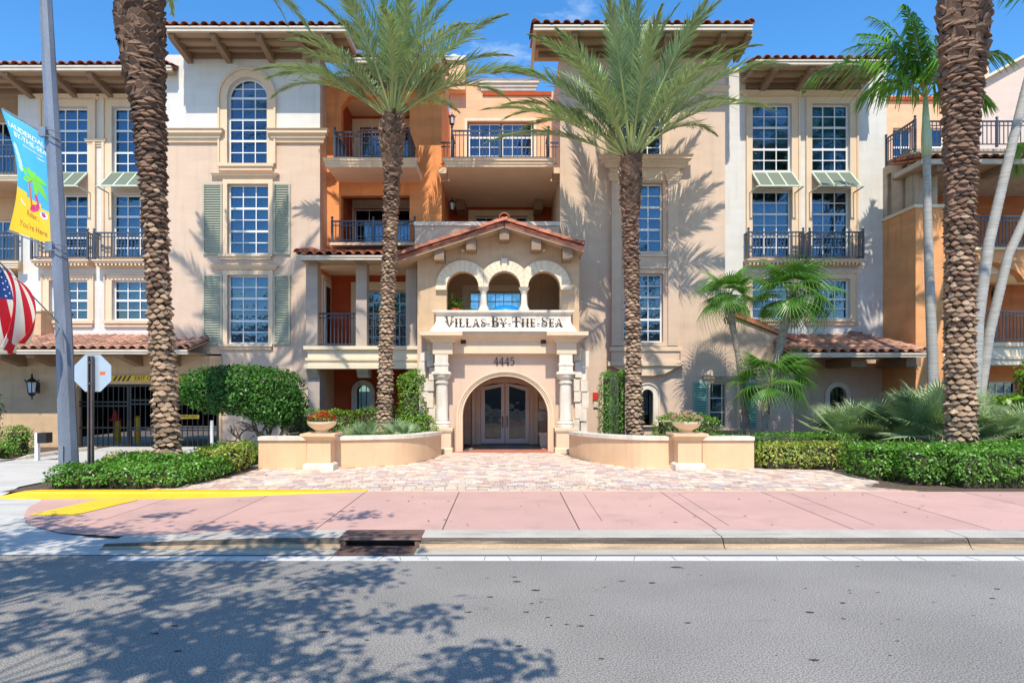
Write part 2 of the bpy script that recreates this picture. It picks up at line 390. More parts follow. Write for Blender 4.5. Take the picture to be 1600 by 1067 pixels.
def railing(parent, a, b, h=1.0, post=True, sp=.115, ball=True, gap=.09, mid_posts=(), belly=0):
    """iron railing between two floor points: posts and rails in one mesh, every baluster a piece"""
    a = Vector(a); b = Vector(b); L = (b-a).length; d_ = (b-a)/L; up = Vector((0,0,1)); mb = MB()
    mb.bar(a+up*h, b+up*h, .055, .045); mb.bar(a+up*(h-.13), b+up*(h-.13), .03, .028); mb.bar(a+up*gap, b+up*gap, .03, .03)
    ps = ([0, 1] if post else []) + list(mid_posts)
    for t in ps:
        p = a + d_*L*t; mb.bar(p, p+up*(h+.05), .065)
        if ball: mb.lathe([(.015, p.z+h+.05), (.02,p.z+h+.07), (.04,p.z+h+.095), (.045,p.z+h+.12), (.03,p.z+h+.15), (.005,p.z+h+.165)], p.x, p.y, 8)
    r = mb.build('railing', rail_m, parent); n = max(2, int(round(L/sp)))
    ang = math.atan2(d_.y, d_.x)
    for i in range(1, n):
        p = a + d_*L*i/n
        if any(abs(t*L - L*i/n) < .05 for t in ps): continue
        put('baluster', unit_box(rail_m, 'baluster'), r, Matrix.Translation((p.x, p.y, p.z+(h+gap)/2)) @ Matrix.Rotation(ang,4,'Z') @ Matrix.Diagonal((.022,.022,h-gap-.02,1)))
    return r
# S-shaped clay tile: hump and pan; local x across, y up the slope (towards the ridge), z up
def tile_mesh(m, w_=.29, L=.42, hh=.075, name='roof_tile'):
    prof = []
    for i in range(7): a = math.pi*i/6; prof.append((-w_/2 + w_*.36*(1-math.cos(a))/1.0, hh*math.sin(a)))
    prof.append((w_*.36, -.008)); prof.append((w_/2+.012, .0)); N = len(prof); th = .016
    b = MB(); vs_ = []
    for (yy, lift) in ((0, .03), (L, 0)):
        for dz in (0, -th):
            vs_ += [(x, yy, z+lift+dz) for x, z in prof]
    fs = []
    for i in range(N-1):
        fs.append((i, i+1, 2*N+i+1, 2*N+i)); fs.append((N+i, 3*N+i, 3*N+i+1, N+i+1)); fs.append((i, N+i, N+i+1, i+1))
    b.add(vs_, fs); me = b.mesh(name, m); return me
def barrel_mesh(m, r=.11, L=.42, name='ridge_tile'):
    b = MB(); vs_ = []; n = 7; th = .018
    for yy, rr in ((0, r*1.08), (L, r*.9)):
        for q in (rr, rr-th): vs_ += [(q*math.cos(math.pi*i/n), yy, q*math.sin(math.pi*i/n)) for i in range(n+1)]
    N = n+1; fs = []
    for i in range(n):
        fs.append((i,i+1,2*N+i+1,2*N+i)); fs.append((N+i,3*N+i,3*N+i+1,N+i+1)); fs.append((i,N+i,N+i+1,i+1)); fs.append((2*N+i,2*N+i+1,3*N+i+1,3*N+i))
    return b.add(vs_, fs).mesh(name, m, smooth=False)
TILE_A = tile_mesh(tile_m); TILE_B = tile_mesh(tile2_m); BARREL_A = barrel_mesh(tile_m); BARREL_B = barrel_mesh(tile2_m)
def roof(parent, x0, x1, y_lip, z_lip, y_top, z_top, me=None, rows=None, name='tiled_roof', deck=True, hip=(0, 0)):
    """sloping deck with its tiles; rows counted up from the eave; hip: how far each end draws in towards the top"""
    me = me or TILE_A; sl = math.atan2(z_top-z_lip, y_top-y_lip); L = math.hypot(z_top-z_lip, y_top-y_lip)
    b = MB(); t = .05
    b.add([(x0,y_lip+.04,z_lip-t),(x1,y_lip+.04,z_lip-t),(x1-hip[1],y_top,z_top-t),(x0+hip[0],y_top,z_top-t),(x0,y_lip+.04,z_lip),(x1,y_lip+.04,z_lip),(x1-hip[1],y_top,z_top),(x0+hip[0],y_top,z_top)],
          [(0,3,2,1),(4,5,6,7),(0,1,5,4),(1,2,6,5),(2,3,7,6),(3,0,4,7)])
    rf = b.build(name, me.materials[0], parent)
    exp = .36; n = int(L/exp) if rows is None else rows; nc = max(1, int(round((x1-x0)/.29))); sx = (x1-x0)/nc/.29
    for r in range(n):
        f = r*exp/L; yb = y_lip + (y_top-y_lip)*f - .03; zb = z_lip + (z_top-z_lip)*f + .012
        for c in range(nc):
            x = x0 + (c+.5)*(x1-x0)/nc
            if x < x0 + hip[0]*(f+.06)-.1 or x > x1 - hip[1]*(f+.06)+.1: continue
            M = Matrix.Translation((x+random.uniform(-.006,.006), yb+random.uniform(-.02,.02), zb+random.uniform(-.004,.008))) @ Matrix.Rotation(sl+random.uniform(-.015,.015),4,'X') @ Matrix.Rotation(random.uniform(-.02,.02),4,'Z') @ Matrix.Diagonal((sx,1,1,1))
            put('roof_tile', me, rf, M)
    return rf
def rake(parent, a, b, me=None, step=.36, name='ridge_tile', lift=0):
    """barrel tiles laid along a sloping edge from a (low) to b (high)"""
    a = Vector(a); b = Vector(b); L = (b-a).length; d_ = (b-a).normalized(); n = int(round(L/step)); me = me or BARREL_A
    side = d_.cross(Vector((0,0,1))).normalized(); up = side.cross(d_)
    for i in range(n):
        p = a + d_*(L*i/n) ; R = Matrix((side, d_, up)).transposed().to_4x4()
        put(name, me, parent, Matrix.Translation(p + up*(.01+random.uniform(0,.012))) @ R @ Matrix.Rotation(random.uniform(-.04,.04),4,'Z') @ Matrix.Rotation(-.03,4,'X'))
def eave(parent, y_wall, y_lip, x0, x1, z, brackets, slope=.28, ends=(1, 1), depth_back=3.0, bz=.24, rows=3):
    """overhanging roof edge: boarded soffit with purlins, timber brackets, white fascia gutter, tiles"""
    MB().box(x0+.05, x1-.05, y_lip+.08, y_wall+depth_back*.2, z+.02, z+.10).build('soffit', soffit_m, parent)
    n = 2
    for i in range(n):
        yy = y_lip + (y_wall-y_lip)*(.36+.36*i)
        piece('purlin', brown_m, parent, x0+.1, x1-.1, yy-.045, yy+.045, z-.07, z+.021)
    for bx in brackets:
        b = MB(); w_ = .085
        pts = [(y_lip+.14, z-.03), (y_lip+.14, z-.12), (y_lip+.3, z-.16), (y_wall-.0, z-bz-.06), (y_wall-.0, z+.015), (y_lip+.14, z+.015)]
        b.add([(bx-w_, p, q) for p, q in pts]+[(bx+w_, p, q) for p, q in pts], [tuple(range(6)), tuple(reversed(range(6,12)))]+[(i,i+6,(i+1)%6+6,(i+1)%6) for i in range(6)])
        b.build('roof_bracket', brown_m, parent)
    g = MB(); g.box(x0, x1, y_lip, y_lip+.09, z+.0, z+.13); g.box(x0-.0, x1+.0, y_lip-.03, y_lip, z+.09, z+.14)
    if ends[0]: g.box(x0-.0, x0+.09, y_lip+.091, y_wall+1.2, z, z+.13)
    if ends[1]: g.box(x1-.09, x1, y_lip+.091, y_wall+1.2, z, z+.13)
    g.build('fascia', fascia_m, parent)
    piece('wall_plate', brown_m, parent, x0+.2, x1-.2, y_wall-.06, y_wall-.0, z-.16, z+.018)
    roof(parent, x0-.02, x1+.02, y_lip-.02, z+.15, y_lip+depth_back, z+.15+depth_back*slope, rows=rows)
    for e, xx in zip(ends, (x0+.04, x1-.04)):
        if e: rake(parent, (xx, y_lip, z+.20), (xx, y_lip+2.2, z+.20+2.2*slope))
def arc_band(cx, zc, r0, r1, y0, y1, a0=0, a1=math.pi, n=24):
    outer = [(cx+r1*math.cos(a0+(a1-a0)*i/n), zc+r1*math.sin(a0+(a1-a0)*i/n)) for i in range(n+1)] + \
            [(cx+r0*math.cos(a1-(a1-a0)*i/n), zc+r0*math.sin(a1-(a1-a0)*i/n)) for i in range(n+1)]
    return MB().prism(outer, [], y0, y1)
def lantern(name, label, x, y, z, s=1.0, parent=None, group=None):
    t = thing(name, label, 'wall lantern', (x, y, z), group)
    b = MB(); S = s
    b.box(x-.05*S, x+.05*S, y+.10*S, y+.30*S, z-.12*S, z+.12*S)
    b.lathe([(.01*S, z-.42*S), (.03*S, z-.36*S), (.02*S, z-.32*S), (.10*S, z-.25*S), (.13*S, z-.2*S), (.13*S, z-.17*S)], x, y, 6)
    b.lathe([(.20*S, z+.20*S), (.20*S, z+.22*S), (.12*S, z+.29*S), (.05*S, z+.34*S), (.03*S, z+.40*S), (.04*S, z+.43*S), (.005*S, z+.52*S)], x, y, 6)
    b.build('lantern_body', black_m, t)
    c = MB()
    for k in range(6):
        a = 2*math.pi*k/6; c.bar((x+.125*S*math.cos(a), y+.125*S*math.sin(a), z-.17*S), (x+.165*S*math.cos(a), y+.165*S*math.sin(a), z+.20*S), .02*S)
        c.bar((x+.19*S*math.cos(a), y+.19*S*math.sin(a), z+.20*S), (x+.24*S*math.cos(a), y+.24*S*math.sin(a), z+.29*S), .02*S)
    c.build('cage', black_m, t)
    MB().lathe([(.115*S, z-.16*S), (.15*S, z+.19*S)], x, y, 6).build('lantern_glass', lamp_glass, t)
    MB().box(x-.05*S, x+.05*S, y+.30*S, y+.34*S, z-.2*S, z+.2*S).build('mount_plate', black_m, t)
    return t
lamp_glass = mat('frosted_glass', (.62, .66, .70), rough=.2, var=.05)

# ================================================================= main building
B = thing('apartment_building', 'four storey beige, white and orange stucco apartment building with an arched entrance portico', 'apartment building', (0, 21, G))
# ---- left wing
yw = 22.5
A1, A2 = (78, 138), (176, 237)
holes = []
for a, b in (A1, A2): holes += [rect(a, 168, b, 272), rect(a, 304, b, 404), rect(a, 438, b, 500)]
wall('wall', yw, [(28, 560), (262, 560), (262, 114), (28, 114)], holes, white_st, B)
for i, (a, b) in enumerate((A1, A2)):
    window(B, yw, a, 168, b, 272, blind=(.45, .3)[i]); window(B, yw, a, 304, b, 404, blind=(.4, .9)[i]); window(B, yw, a, 438, b, 500, sashes=(2, 2), blind=(.8, .5)[i])
    MB().prism(pxl(rect(a-11, 156, b+9, 404), yw), [pxl(rect(a, 168, b, 277), yw), pxl(rect(a, 302, b, 403), yw)], yw-.06, yw).build('window_surround', trim_m, B)
    MB().prism(pxl(rect(a-15, 157, b+13, 403), yw), [pxl(rect(a-11.2, 157.6, b+9.2, 402.6), yw)], yw-.10, yw).build('outer_moulding', trim_m, B)
    cornice(B, yw, a-16, b+14, 150, 157, depth=.16)
    ring(B, yw, rect(a-10, 430, b+8, 501), rect(a, 438, b, 500.5), trim_m); sill(B, yw, a-13, b+10, 501, 511)
    ring(B, yw, rect(a-12, 428, b+10, 501), rect(a-10.2, 429.8, b+8.2, 500.8), trim_m, d_=.09, name='outer_moulding')
cornice(B, yw, 141, 162, 219, 230, depth=.14)
def awning(par, y, ua, ub, sgn):
    """louvred bahama awning on scissor arms"""
    x0, x1 = X(ua, y), X(ub, y); zt = Z(271.5, y); yo = y-.72; zo = Z(290.5, yo) ; f = MB()
    a0, a1, b0, b1 = Vector((x0, y-.06, zt)), Vector((x1, y-.06, zt)), Vector((x0, yo, zo)), Vector((x1, yo, zo))
    f.bar(a0, a1, .05); f.bar(b0, b1, .05)
    for t in (0, .333, .667, 1): f.bar(a0.lerp(a1, t), b0.lerp(b1, t), .05)
    for sx, xx in ((-1, x0), (1, x1)):
        w0 = Vector((xx+sx*.10, y-.03, Z(303, y))); f.bar(w0, Vector((xx+sx*.10, yo, zo-.02)), .035); f.bar(w0 - Vector((0,0,.12)), w0 + Vector((0,0,.12)), .05)
        f.bar(Vector((xx, yo, zo)), Vector((xx+sx*.12, yo, zo-.02)), .03)
    fr = f.build('awning', mat_awf, par)
    n = 9; dv = (b0-a0)
    for i in range(n):
        c = a0.lerp(b0, (i+.5)/n); ang = math.atan2(dv.z, dv.y)
        put('slat', unit_box(awn_m, 'slat'), fr, Matrix.Translation(((x0+x1)/2, c.y, c.z)) @ Matrix.Rotation(ang+math.radians(200), 4, 'X') @ Matrix.Diagonal((x1-x0-.05, .105, .012, 1)))
    return fr
mat_awf = mat('pale_green_frame', (.55, .62, .52), rough=.4, var=.03)
awning(B, yw, 78, 138, -1); awning(B, yw, 176, 237, -1)
def juliet(par, y, ua, ub, vt=362, vb=404):
    yr = y-.38; x0, x1 = X(ua, y), X(ub, y); z = Z(vb+2, yr); h = Z(vt+2, yr)-z
    railing(par, (x0, yr, z), (x1, yr, z), h); railing(par, (x0, yr+.04, z), (x0, y-.02, z), h, post=False); railing(par, (x1, yr+.04, z), (x1, y-.02, z), h, post=False)
    b = MB(); b.box(x0-.05, x1+.05, yr-.06, y-.003, z-.04, z); b.box(x0+.0, x1-.0, yr-.02, y-.003, z-.10, z-.041); bb = b.build('balcony_ledge', trim_m, par)
    n = int((x1-x0)/.12)
    d_ = MB()
    for i in range(n): xx = x0+(i+.5)*(x1-x0)/n; d_.box(xx-.03, xx+.03, yr+.0, y-.2, z-.18, z-.101)
    d_.box(x0+.02, x1-.02, y-.2, y-.003, z-.2, z-.101)
    d_.build('dentil_row', trim_m, bb, kind='stuff')
juliet(B, yw, 62, 148); juliet(B, yw, 158, 248)
eave(B, yw, 21.1, X(-200, 21.1)+.0, X(268, 21.1), Z(110, 21.1), [X(u, 21.6) for u in (20, 92, 150, 205)], ends=(0, 0))
# far left recessed flats
ya = 24.0
wall('wall', ya, [(-260, 560), (36, 560), (36, 96), (-260, 96)], [rect(-60, 190, 22, 270), rect(-60, 344, 22, 410), rect(-60, 440, 10, 500)], tan_st, B)
window(B, ya, -60, 190, 22, 270, cols=4, sashes=(3,)); window(B, ya, -60, 344, 22, 410, cols=4, sashes=(3,)); window(B, ya, -60, 440, 10, 500, cols=4, sashes=(2,))
for vt, vb, vf in ((275, 284, 226), (409, 420, 362)):
    yf = 22.2; MB().box(X(-200, yf), X(26, yf), yf, ya-.003, Z(vb, yf), Z(vt, yf)).build('balcony_slab', tan_st, B)
    cornice(B, yf, -200, 27, vt-1, vb-1, m=cream_m, depth=.12)
    railing(B, (X(-60, yf), yf+.1, Z(vt, yf)), (X(24, yf), yf+.1, Z(vt, yf)), Z(vf, yf)-Z(vt, yf), mid_posts=(.62,))
MB().box(X(-100, 21.9), X(64, 21.9), 21.9, 22.497, Z(529, 21.9), Z(487, 21.9)).build('low_pier', tan_st, B)
MB().box(X(-101, 21.9), X(65.5, 21.9), 21.85, 22.495, Z(487, 21.9)+.002, Z(484, 21.9)).build('pier_cap', trim_m, B)
# ---- left bay
yb = 21.5
cu, rr = 387, 31
ah = arch(cu, rr, 153, 256)
up = [(258, 222), (cu-rr, 222), (cu-rr, 153)] + [(cu - rr*math.cos(math.pi*i/20), 153 - rr*math.sin(math.pi*i/20)) for i in range(1, 20)] + [(cu+rr, 153), (cu+rr, 222), (500, 222), (500, 86), (258, 86)]
wall('wall', yb, up, [], white_st, B, label='white stucco top storey')
lo = [(258, 553), (346, 553), (346, 706), (500, 706), (500, 222.1), (cu+rr, 222.1), (cu+rr, 256), (cu-rr, 256), (cu-rr, 222.1), (258, 222.1)]
wall('wall', yb, lo, [rect(356, 288, 420, 397), rect(356, 430, 420, 537)], beige_st, B)
MB().box(X(500,yb)-.3, X(500,yb), yb+.301, 23.5, G, Z(86,yb)).build('wall', beige_st, B); MB().box(X(258,yb), X(258,yb)+.3, yb+.301, 23, Z(553,yb), Z(86,yb)).build('wall', white_st, B)
window(B, yb, 356, 122, 418, 256, sashes=(2, 2, 2, 2), heights=(.85, 1, 1, 1.1), is_arch=True, vs_=153, blind=.2)
window(B, yb, 356, 288, 420, 397, blind=.62); window(B, yb, 356, 430, 420, 537, blind=.95)
ring(B, yb, arch(cu, 42, 153, 257), arch(cu, rr+.0, 153, 256.9), trim_m, d_=.07)
ring(B, yb, arch(cu, 45, 153, 257), arch(cu, 42.2, 153, 256.8), trim_m, d_=.11, name='outer_moulding')
sill(B, yb, 342, 429, 257, 267)
cornice(B, yb, 255, 340, 205, 224, depth=.26); cornice(B, yb, 432, 503, 205, 224, depth=.26)
for v0, v1 in ((288, 397), (430, 537)):
    ring(B, yb, rect(349, v0-7, 427, v1+1), rect(356, v0, 420, v1+.8), trim_m, d_=.06)
    cornice(B, yb, 339, 429, v0-15, v0-8, depth=.16); sill(B, yb, 343, 427, v1+1, v1+9)
    shutter(B, yb, 318, v0, 348, v1+1); shutter(B, yb, 428, v0, 454, v1+1)
eave(B, yb, 20.1, X(255, 20.1), X(541, 20.1), Z(49, 20.1), [X(u, 20.6) for u in (276, 340, 410, 470, 518)])
# ---- orange section
yo = 22.3
wall('wall', yo, [(498, 545), (500, 545), (500, 395), (690, 395), (690, 120), (498, 120)], [[(533, 250), (640, 250), (640, 168), (628, 150), (545, 150), (533, 168)], rect(533, 306, 640, 378)], orange_st, B)
MB().box(X(690, yo)-.3, X(690, yo), yo+.301, 25.5, Z(395,yo), Z(120,yo)).build('wall', orange_st, B)
yk = 24.0
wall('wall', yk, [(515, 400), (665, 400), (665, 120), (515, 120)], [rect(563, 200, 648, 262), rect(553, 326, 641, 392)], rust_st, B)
for v0, uu, c in ((200, (563, 648), 4), (326, (553, 641), 4)):
    window(B, yk, uu[0], v0, uu[1], v0+64, cols=c, sashes=(3,), mun=.02)
    MB().prism(pxl([(uu[0]-12, v0+66), (uu[1]+12, v0+66), (uu[1]+12, v0-13), (uu[0]-12, v0-13)], yk), [pxl(rect(uu[0], v0, uu[1], v0+65), yk)], yk-.06, yk).build('window_surround', cream_m, B)
MB().box(X(533,yo)-.3, X(533,yo)-.003, yo+.301, yk-.002, Z(395,yo), Z(120,yo)).build('wall', rust_st, B); MB().box(X(640,yo)+.003, X(640,yo)+.3, yo+.301, yk-.002, Z(395,yo), Z(120,yo)).build('wall', rust_st, B)
MB().box(X(515,yk), X(660,yk), yo+.302, yk-.003, Z(150,yo)+.0, Z(150,yo)+.1).build('ceiling', soff_m, B)
yf = 20.75
xs0, xs1 = X(510, yf), X(650, yf)
MB().box(xs0, xs1, yf, yo-.002, Z(262,yf), Z(250,yf)).build('balcony_slab', soff_m, B)
MB().box(X(534,yo), X(639,yo), yo-.001, yk-.003, Z(262,yf), Z(250,yf)).build('balcony_floor', soff_m, B)
cornice(B, yf, 511, 648, 248.5, 261.5, m=trim_m, depth=.12)
zf = Z(250, yf)+.02
railing(B, (X(523,yf+.1), yf+.1, zf), (X(639,yf+.1), yf+.1, zf), Z(205,yf)-zf, mid_posts=(.5,)); railing(B, (X(523,yf+.1), yf+.16, zf), (X(523,yf+.1), yo-.02, zf), Z(205,yf)-zf, post=False); railing(B, (X(639,yf+.1), yf+.16, zf), (X(639,yf+.1), yo-.02, zf), Z(205,yf)-zf, post=False)
zf = Z(380, 21.7); railing(B, (X(519,21.7), 21.7, zf), (X(648,21.7), 21.7, zf), Z(346,21.7)-zf, mid_posts=(.5,)); railing(B, (X(648,21.7), 21.76, zf), (X(648,21.7), yo-.02, zf), Z(346,21.7)-zf, post=False)
MB().box(X(519,21.7)-.05, X(648,21.7)+.05, 21.6, yo-.002, zf-.08, zf-.001).build('balcony_ledge', trim_m, B)
eave(B, yo, 20.8, X(541, 20.8)+.02, X(690, 20.8), Z(98, 20.8), [X(u, 21.5) for u in (575, 620, 668)], ends=(0, 1))
# ---- central recess
yc = 25.5; xl, xr = X(690, yo), X(875, 21.5)
ul, ur = U0+xl*F/yc, U0+xr*F/yc
wall('wall', yc, [(ul, 260), (ur+3, 260), (ur+3, 143), (752, 143), (752, 128), (ul, 128)], [rect(730, 190, 834, 258)], peach_st, B)
cornice(B, yc, 754, 835, 127, 143, m=fascia_m, depth=.2)
piece('coping', rust_st, B, X(754,yc), X(ur,yc), yc-.06, yc-.003, Z(150,yc), Z(144,yc))
wall('chimney', yc-.4, [(692, 140), (727, 140), (727, 92), (692, 92)], [], peach_st, B, th=1.0); wall('chimney_cap', yc-.5, [(690, 94), (729, 94), (729, 87), (690, 87)], [], white_st, B, th=1.2)
MB().lathe([(.16, Z(87,yc-.4)), (.16, Z(82,yc-.4)), (.2, Z(82,yc-.4)), (.12, Z(77,yc-.4))], X(709,yc-.1), yc+.1, 12).build('chimney_pot', white_st, B)
window(B, yc, 732, 192, 782, 258, cols=3, sashes=(1, 3), heights=(.45, 1), mun=.02, pm=pane_m); window(B, yc, 784, 192, 832, 258, cols=3, sashes=(1, 3), heights=(.45, 1), mun=.02)
ring(B, yc, rect(726, 186, 838, 262), rect(730.2, 190, 833.8, 261), cream_m, d_=.06)
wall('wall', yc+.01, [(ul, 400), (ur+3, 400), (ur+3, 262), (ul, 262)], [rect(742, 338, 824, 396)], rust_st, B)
window(B, yc+.01, 742, 338, 824, 396, cols=5, sashes=(3,), mun=.02); ring(B, yc+.01, rect(732, 329, 834, 397), rect(742, 338, 824, 396.5), cream_m, d_=.06)
MB().box(xr, xr+.3, 21.801, yc+.3, Z(420,21.5), Z(84,21.5)).build('wall', beige_st, B)
yf = 20.9
MB().box(X(697,yf), X(865,yf), yf, 22.3, Z(262,yf), Z(250,yf)).build('balcony_slab', soff_m, B)
MB().box(xl+.003, xr-.003, 22.301, yc-.003, Z(262,yf), Z(250,yf)).build('balcony_floor', soff_m, B)
cornice(B, yf, 698, 864, 248.5, 261.5, m=trim_m, depth=.13)
for a, b in ((686, 697.6), (865, 877)): MB().box(X(a,21.6)+.002, X(b,21.6)-.002, 21.6, 22.299, Z(271,21.6), Z(262,21.6)).build('balcony_slab', trim_m, B)
zf = Z(250, yf)+.02; hh = Z(203,yf)-zf
railing(B, (X(706,yf+.1), yf+.1, zf), (X(857,yf+.1), yf+.1, zf), hh, mid_posts=(.5,), sp=.12)
for ua in (706, 857): railing(B, (X(ua,yf+.1), yf+.16, zf), (X(ua,yf+.1), 22.1, zf), hh, post=False)
zf = Z(262, 21.7)+.02
railing(B, (xl+.03, 21.7, zf), (X(706,yf+.1)-.1, 21.7, zf), hh*.85, sp=.1, post=False); railing(B, (X(857,yf+.1)+.1, 21.7, zf), (xr-.03, 21.7, zf), hh*.85, sp=.1, post=False)
for a in (720, 841): piece('ceiling_beam', brown_m, B, X(a-6.5,24.6), X(a+6.5,24.6), 24.4, 25.48, Z(262,yf)-.36, Z(262,yf)-.003)
yt = 21.0
wall('terrace_parapet', yt, [(648, 392), (874, 392), (874, 353), (648, 353)], [], beige_st, B, th=.25)
MB().box(X(647,yt), X(875,yt), yt-.06, yt+.31, Z(353,yt), Z(347,yt)).build('coping', stone_m, B)
MB().box(X(647,yt), X(875,yt), yt+.251, yc, Z(390,yt), Z(388,yt)).build('terrace_floor', stone_m, B)
# ---- right bay
S = [(870, 706), (1133, 706), (1133, 60), (870, 60)]
# keep the left edge exactly on the recess side
wall('wall', yb, [(875, 706), (1133, 706), (1133, 84), (875, 84)], [arch(1003, 31, 152, 246), rect(973, 287, 1035, 394), rect(973, 428, 1035, 535), arch(1011, 9, 617, 665), rect(1109, 598, 1151, 668)], beige_st, B)
window(B, yb, 972, 121, 1034, 246, sashes=(2, 2, 2, 2), heights=(.8, 1, 1, 1), is_arch=True, vs_=152, blind=.7); window(B, yb, 973, 287, 1035, 394, blind=.45); window(B, yb, 973, 428, 1035, 535, blind=.2)
window(B, yb, 1109, 598, 1151, 668, cols=2, sashes=(3,), rail=.05); MB().prism(pxl(arch(1011, 9, 617, 665), yb), [], yb+.15, yb+.17).build('window', pane_m, B)
for uu in (1006, 1016): piece('window_bar', black_m, B, X(uu-.7,yb), X(uu+.7,yb), yb+.05, yb+.08, Z(665,yb), Z(609,yb))
ring(B, yb, arch(1011, 17, 617, 666), arch(1011, 9, 617, 665.5), stone_m, d_=.08)
MB().prism(pxl(arch(1011, 19, 617, 666), yb), [pxl(arch(1011, 17.1, 617, 665.6), yb)], yb-.12, yb).build('outer_moulding', stone_m, B)
ring(B, yb, arch(1003, 42, 152, 247), arch(1003, 31, 152, 246.5), trim_m, d_=.07)
# aedicule round the middle and lower windows
MB().prism(pxl([(956, 541), (1060, 541), (1060, 280), (956, 280)], yb), [pxl(rect(973, 287, 1035, 394), yb), pxl(rect(973, 428, 1035, 535), yb)], yb-.10, yb).build('window_surround', beige_st, B)
for a, b in ((956, 971), (1044, 1060)):
    wall('pilaster', yb-.2, [(a, 540), (b, 540), (b, 283), (a, 283)], [], beige_st, B, th=.099)
    cornice(B, yb-.2, a-1, b+1, 272, 283, depth=.10, name='pilaster_capital')
for vv in (399, 418): piece('moulding', trim_m, B, X(972,yb), X(1043,yb), yb-.15, yb-.101, Z(vv+3,yb), Z(vv,yb))
MB().prism(pxl(rect(952, 262, 1062, 283), yb-.1), [], yb-.16, yb).build('frieze', trim_m, B)
cornice(B, yb-.16, 950, 1066, 246, 263, depth=.3)
piece('moulding', trim_m, B, X(952,yb), X(1063,yb), yb-.22, yb-.0, Z(549,yb), Z(542,yb))
MB().prism(pxl(rect(955, 549.2, 1061, 565), yb-.1), [], yb-.17, yb).build('window_apron', beige_st, B)
piece('moulding', trim_m, B, X(948,yb), X(1066,yb), yb-.3, yb-.0, Z(572,yb), Z(565.2,yb))
MB().prism(pxl([(955, 572.2), (1060, 572.2), (1050, 577), (1036, 584), (1020, 587), (995, 587), (978, 584), (965, 577)], yb-.0), [], yb-.22, yb).build('corbel', trim_m, B)
cornice(B, yb, 1098, 1134, 137, 144, depth=.12)
cornice(B, yb, 1103, 1160, 588, 597, m=grey_st, depth=.13); ring(B, yb, rect(1105, 597.5, 1155, 669), rect(1109, 598, 1151, 668.5), trim_m, d_=.05); sill(B, yb, 1103, 1158, 669, 675)
shutter(B, yb, 1083, 597, 1104, 668, m=teal_m); 
eave(B, yb, 20.1, X(834, 20.1), X(1176, 20.1), Z(47, 20.1), [X(u, 20.6) for u in (896, 970, 1040, 1125, 1165)], ends=(1, 1))
MB().box(X(1133,yb)-.3, X(1133,yb), yb+.301, 22.499, Z(545,yb), Z(84,yb)).build('wall', beige_st, B)
# annex with a raking coping
wall('wall', yb+.02, [(1133.3, 706), (1240, 706), (1240, 534), (1150, 497), (1133.3, 492)], [], beige_st, B)
shutter(B, yb+.02, 1160, 597, 1181, 668, m=teal_m)
cp = MB().bar(P(1146, 493, 21.6), P(1242, 532, 21.6), .36, .07).build('coping', tile_m, B); rake(cp, P(1242, 531, 21.6), P(1146, 491, 21.6), step=.40)
# ---- right wing
B1, B2 = (1175, 1236), (1268, 1327)
holes = []
for a, b in (B1, B2): holes += [rect(a, 163, b, 267), rect(a, 298, b, 404), rect(a, 436, b, 498)]
wall('wall', yw, [(1133, 560), (1385, 560), (1385, 106), (1133, 106)], holes, white_st, B)
for i, (a, b) in enumerate((B1, B2)):
    window(B, yw, a, 163, b, 267, blind=(.55, .42)[i]); window(B, yw, a, 298, b, 404, blind=0); window(B, yw, a, 436, b, 498, sashes=(2, 2), blind=(.95, .6)[i])
    MB().prism(pxl(rect(a-8, 152, b+10, 404), yw), [pxl(rect(a, 163, b, 271), yw), pxl(rect(a, 296, b, 403), yw)], yw-.06, yw).build('window_surround', trim_m, B)
    MB().prism(pxl(rect(a-10, 152.5, b+13, 403.5), yw), [pxl(rect(a-8.1, 153, b+10.1, 403), yw)], yw-.10, yw).build('outer_moulding', trim_m, B)
    cornice(B, yw, a-12, b+14, 145, 152, depth=.16)
    ring(B, yw, rect(a-9, 428, b+9, 499), rect(a, 436, b, 498.5), trim_m); sill(B, yw, a-11, b+13, 499, 508)
    ring(B, yw, rect(a-11, 426, b+11, 499), rect(a-9.1, 427.8, b+9.1, 498.8), trim_m, d_=.09, name='outer_moulding')
    awning(B, yw, a, b, 1); juliet(B, yw, a-12 if i == 0 else a-11, b+11 if i == 0 else b+12, 361, 403)
eave(B, yw, 21.1, X(1180, 21.1), X(1391, 21.1), Z(101, 21.1), [X(u, 21.6) for u in (1206, 1262, 1330)], ends=(0, 1))
MB().box(X(1385,yw)-.3, X(1385,yw), yw+.301, 27, G, Z(106,yw)).build('wall', white_st, B)
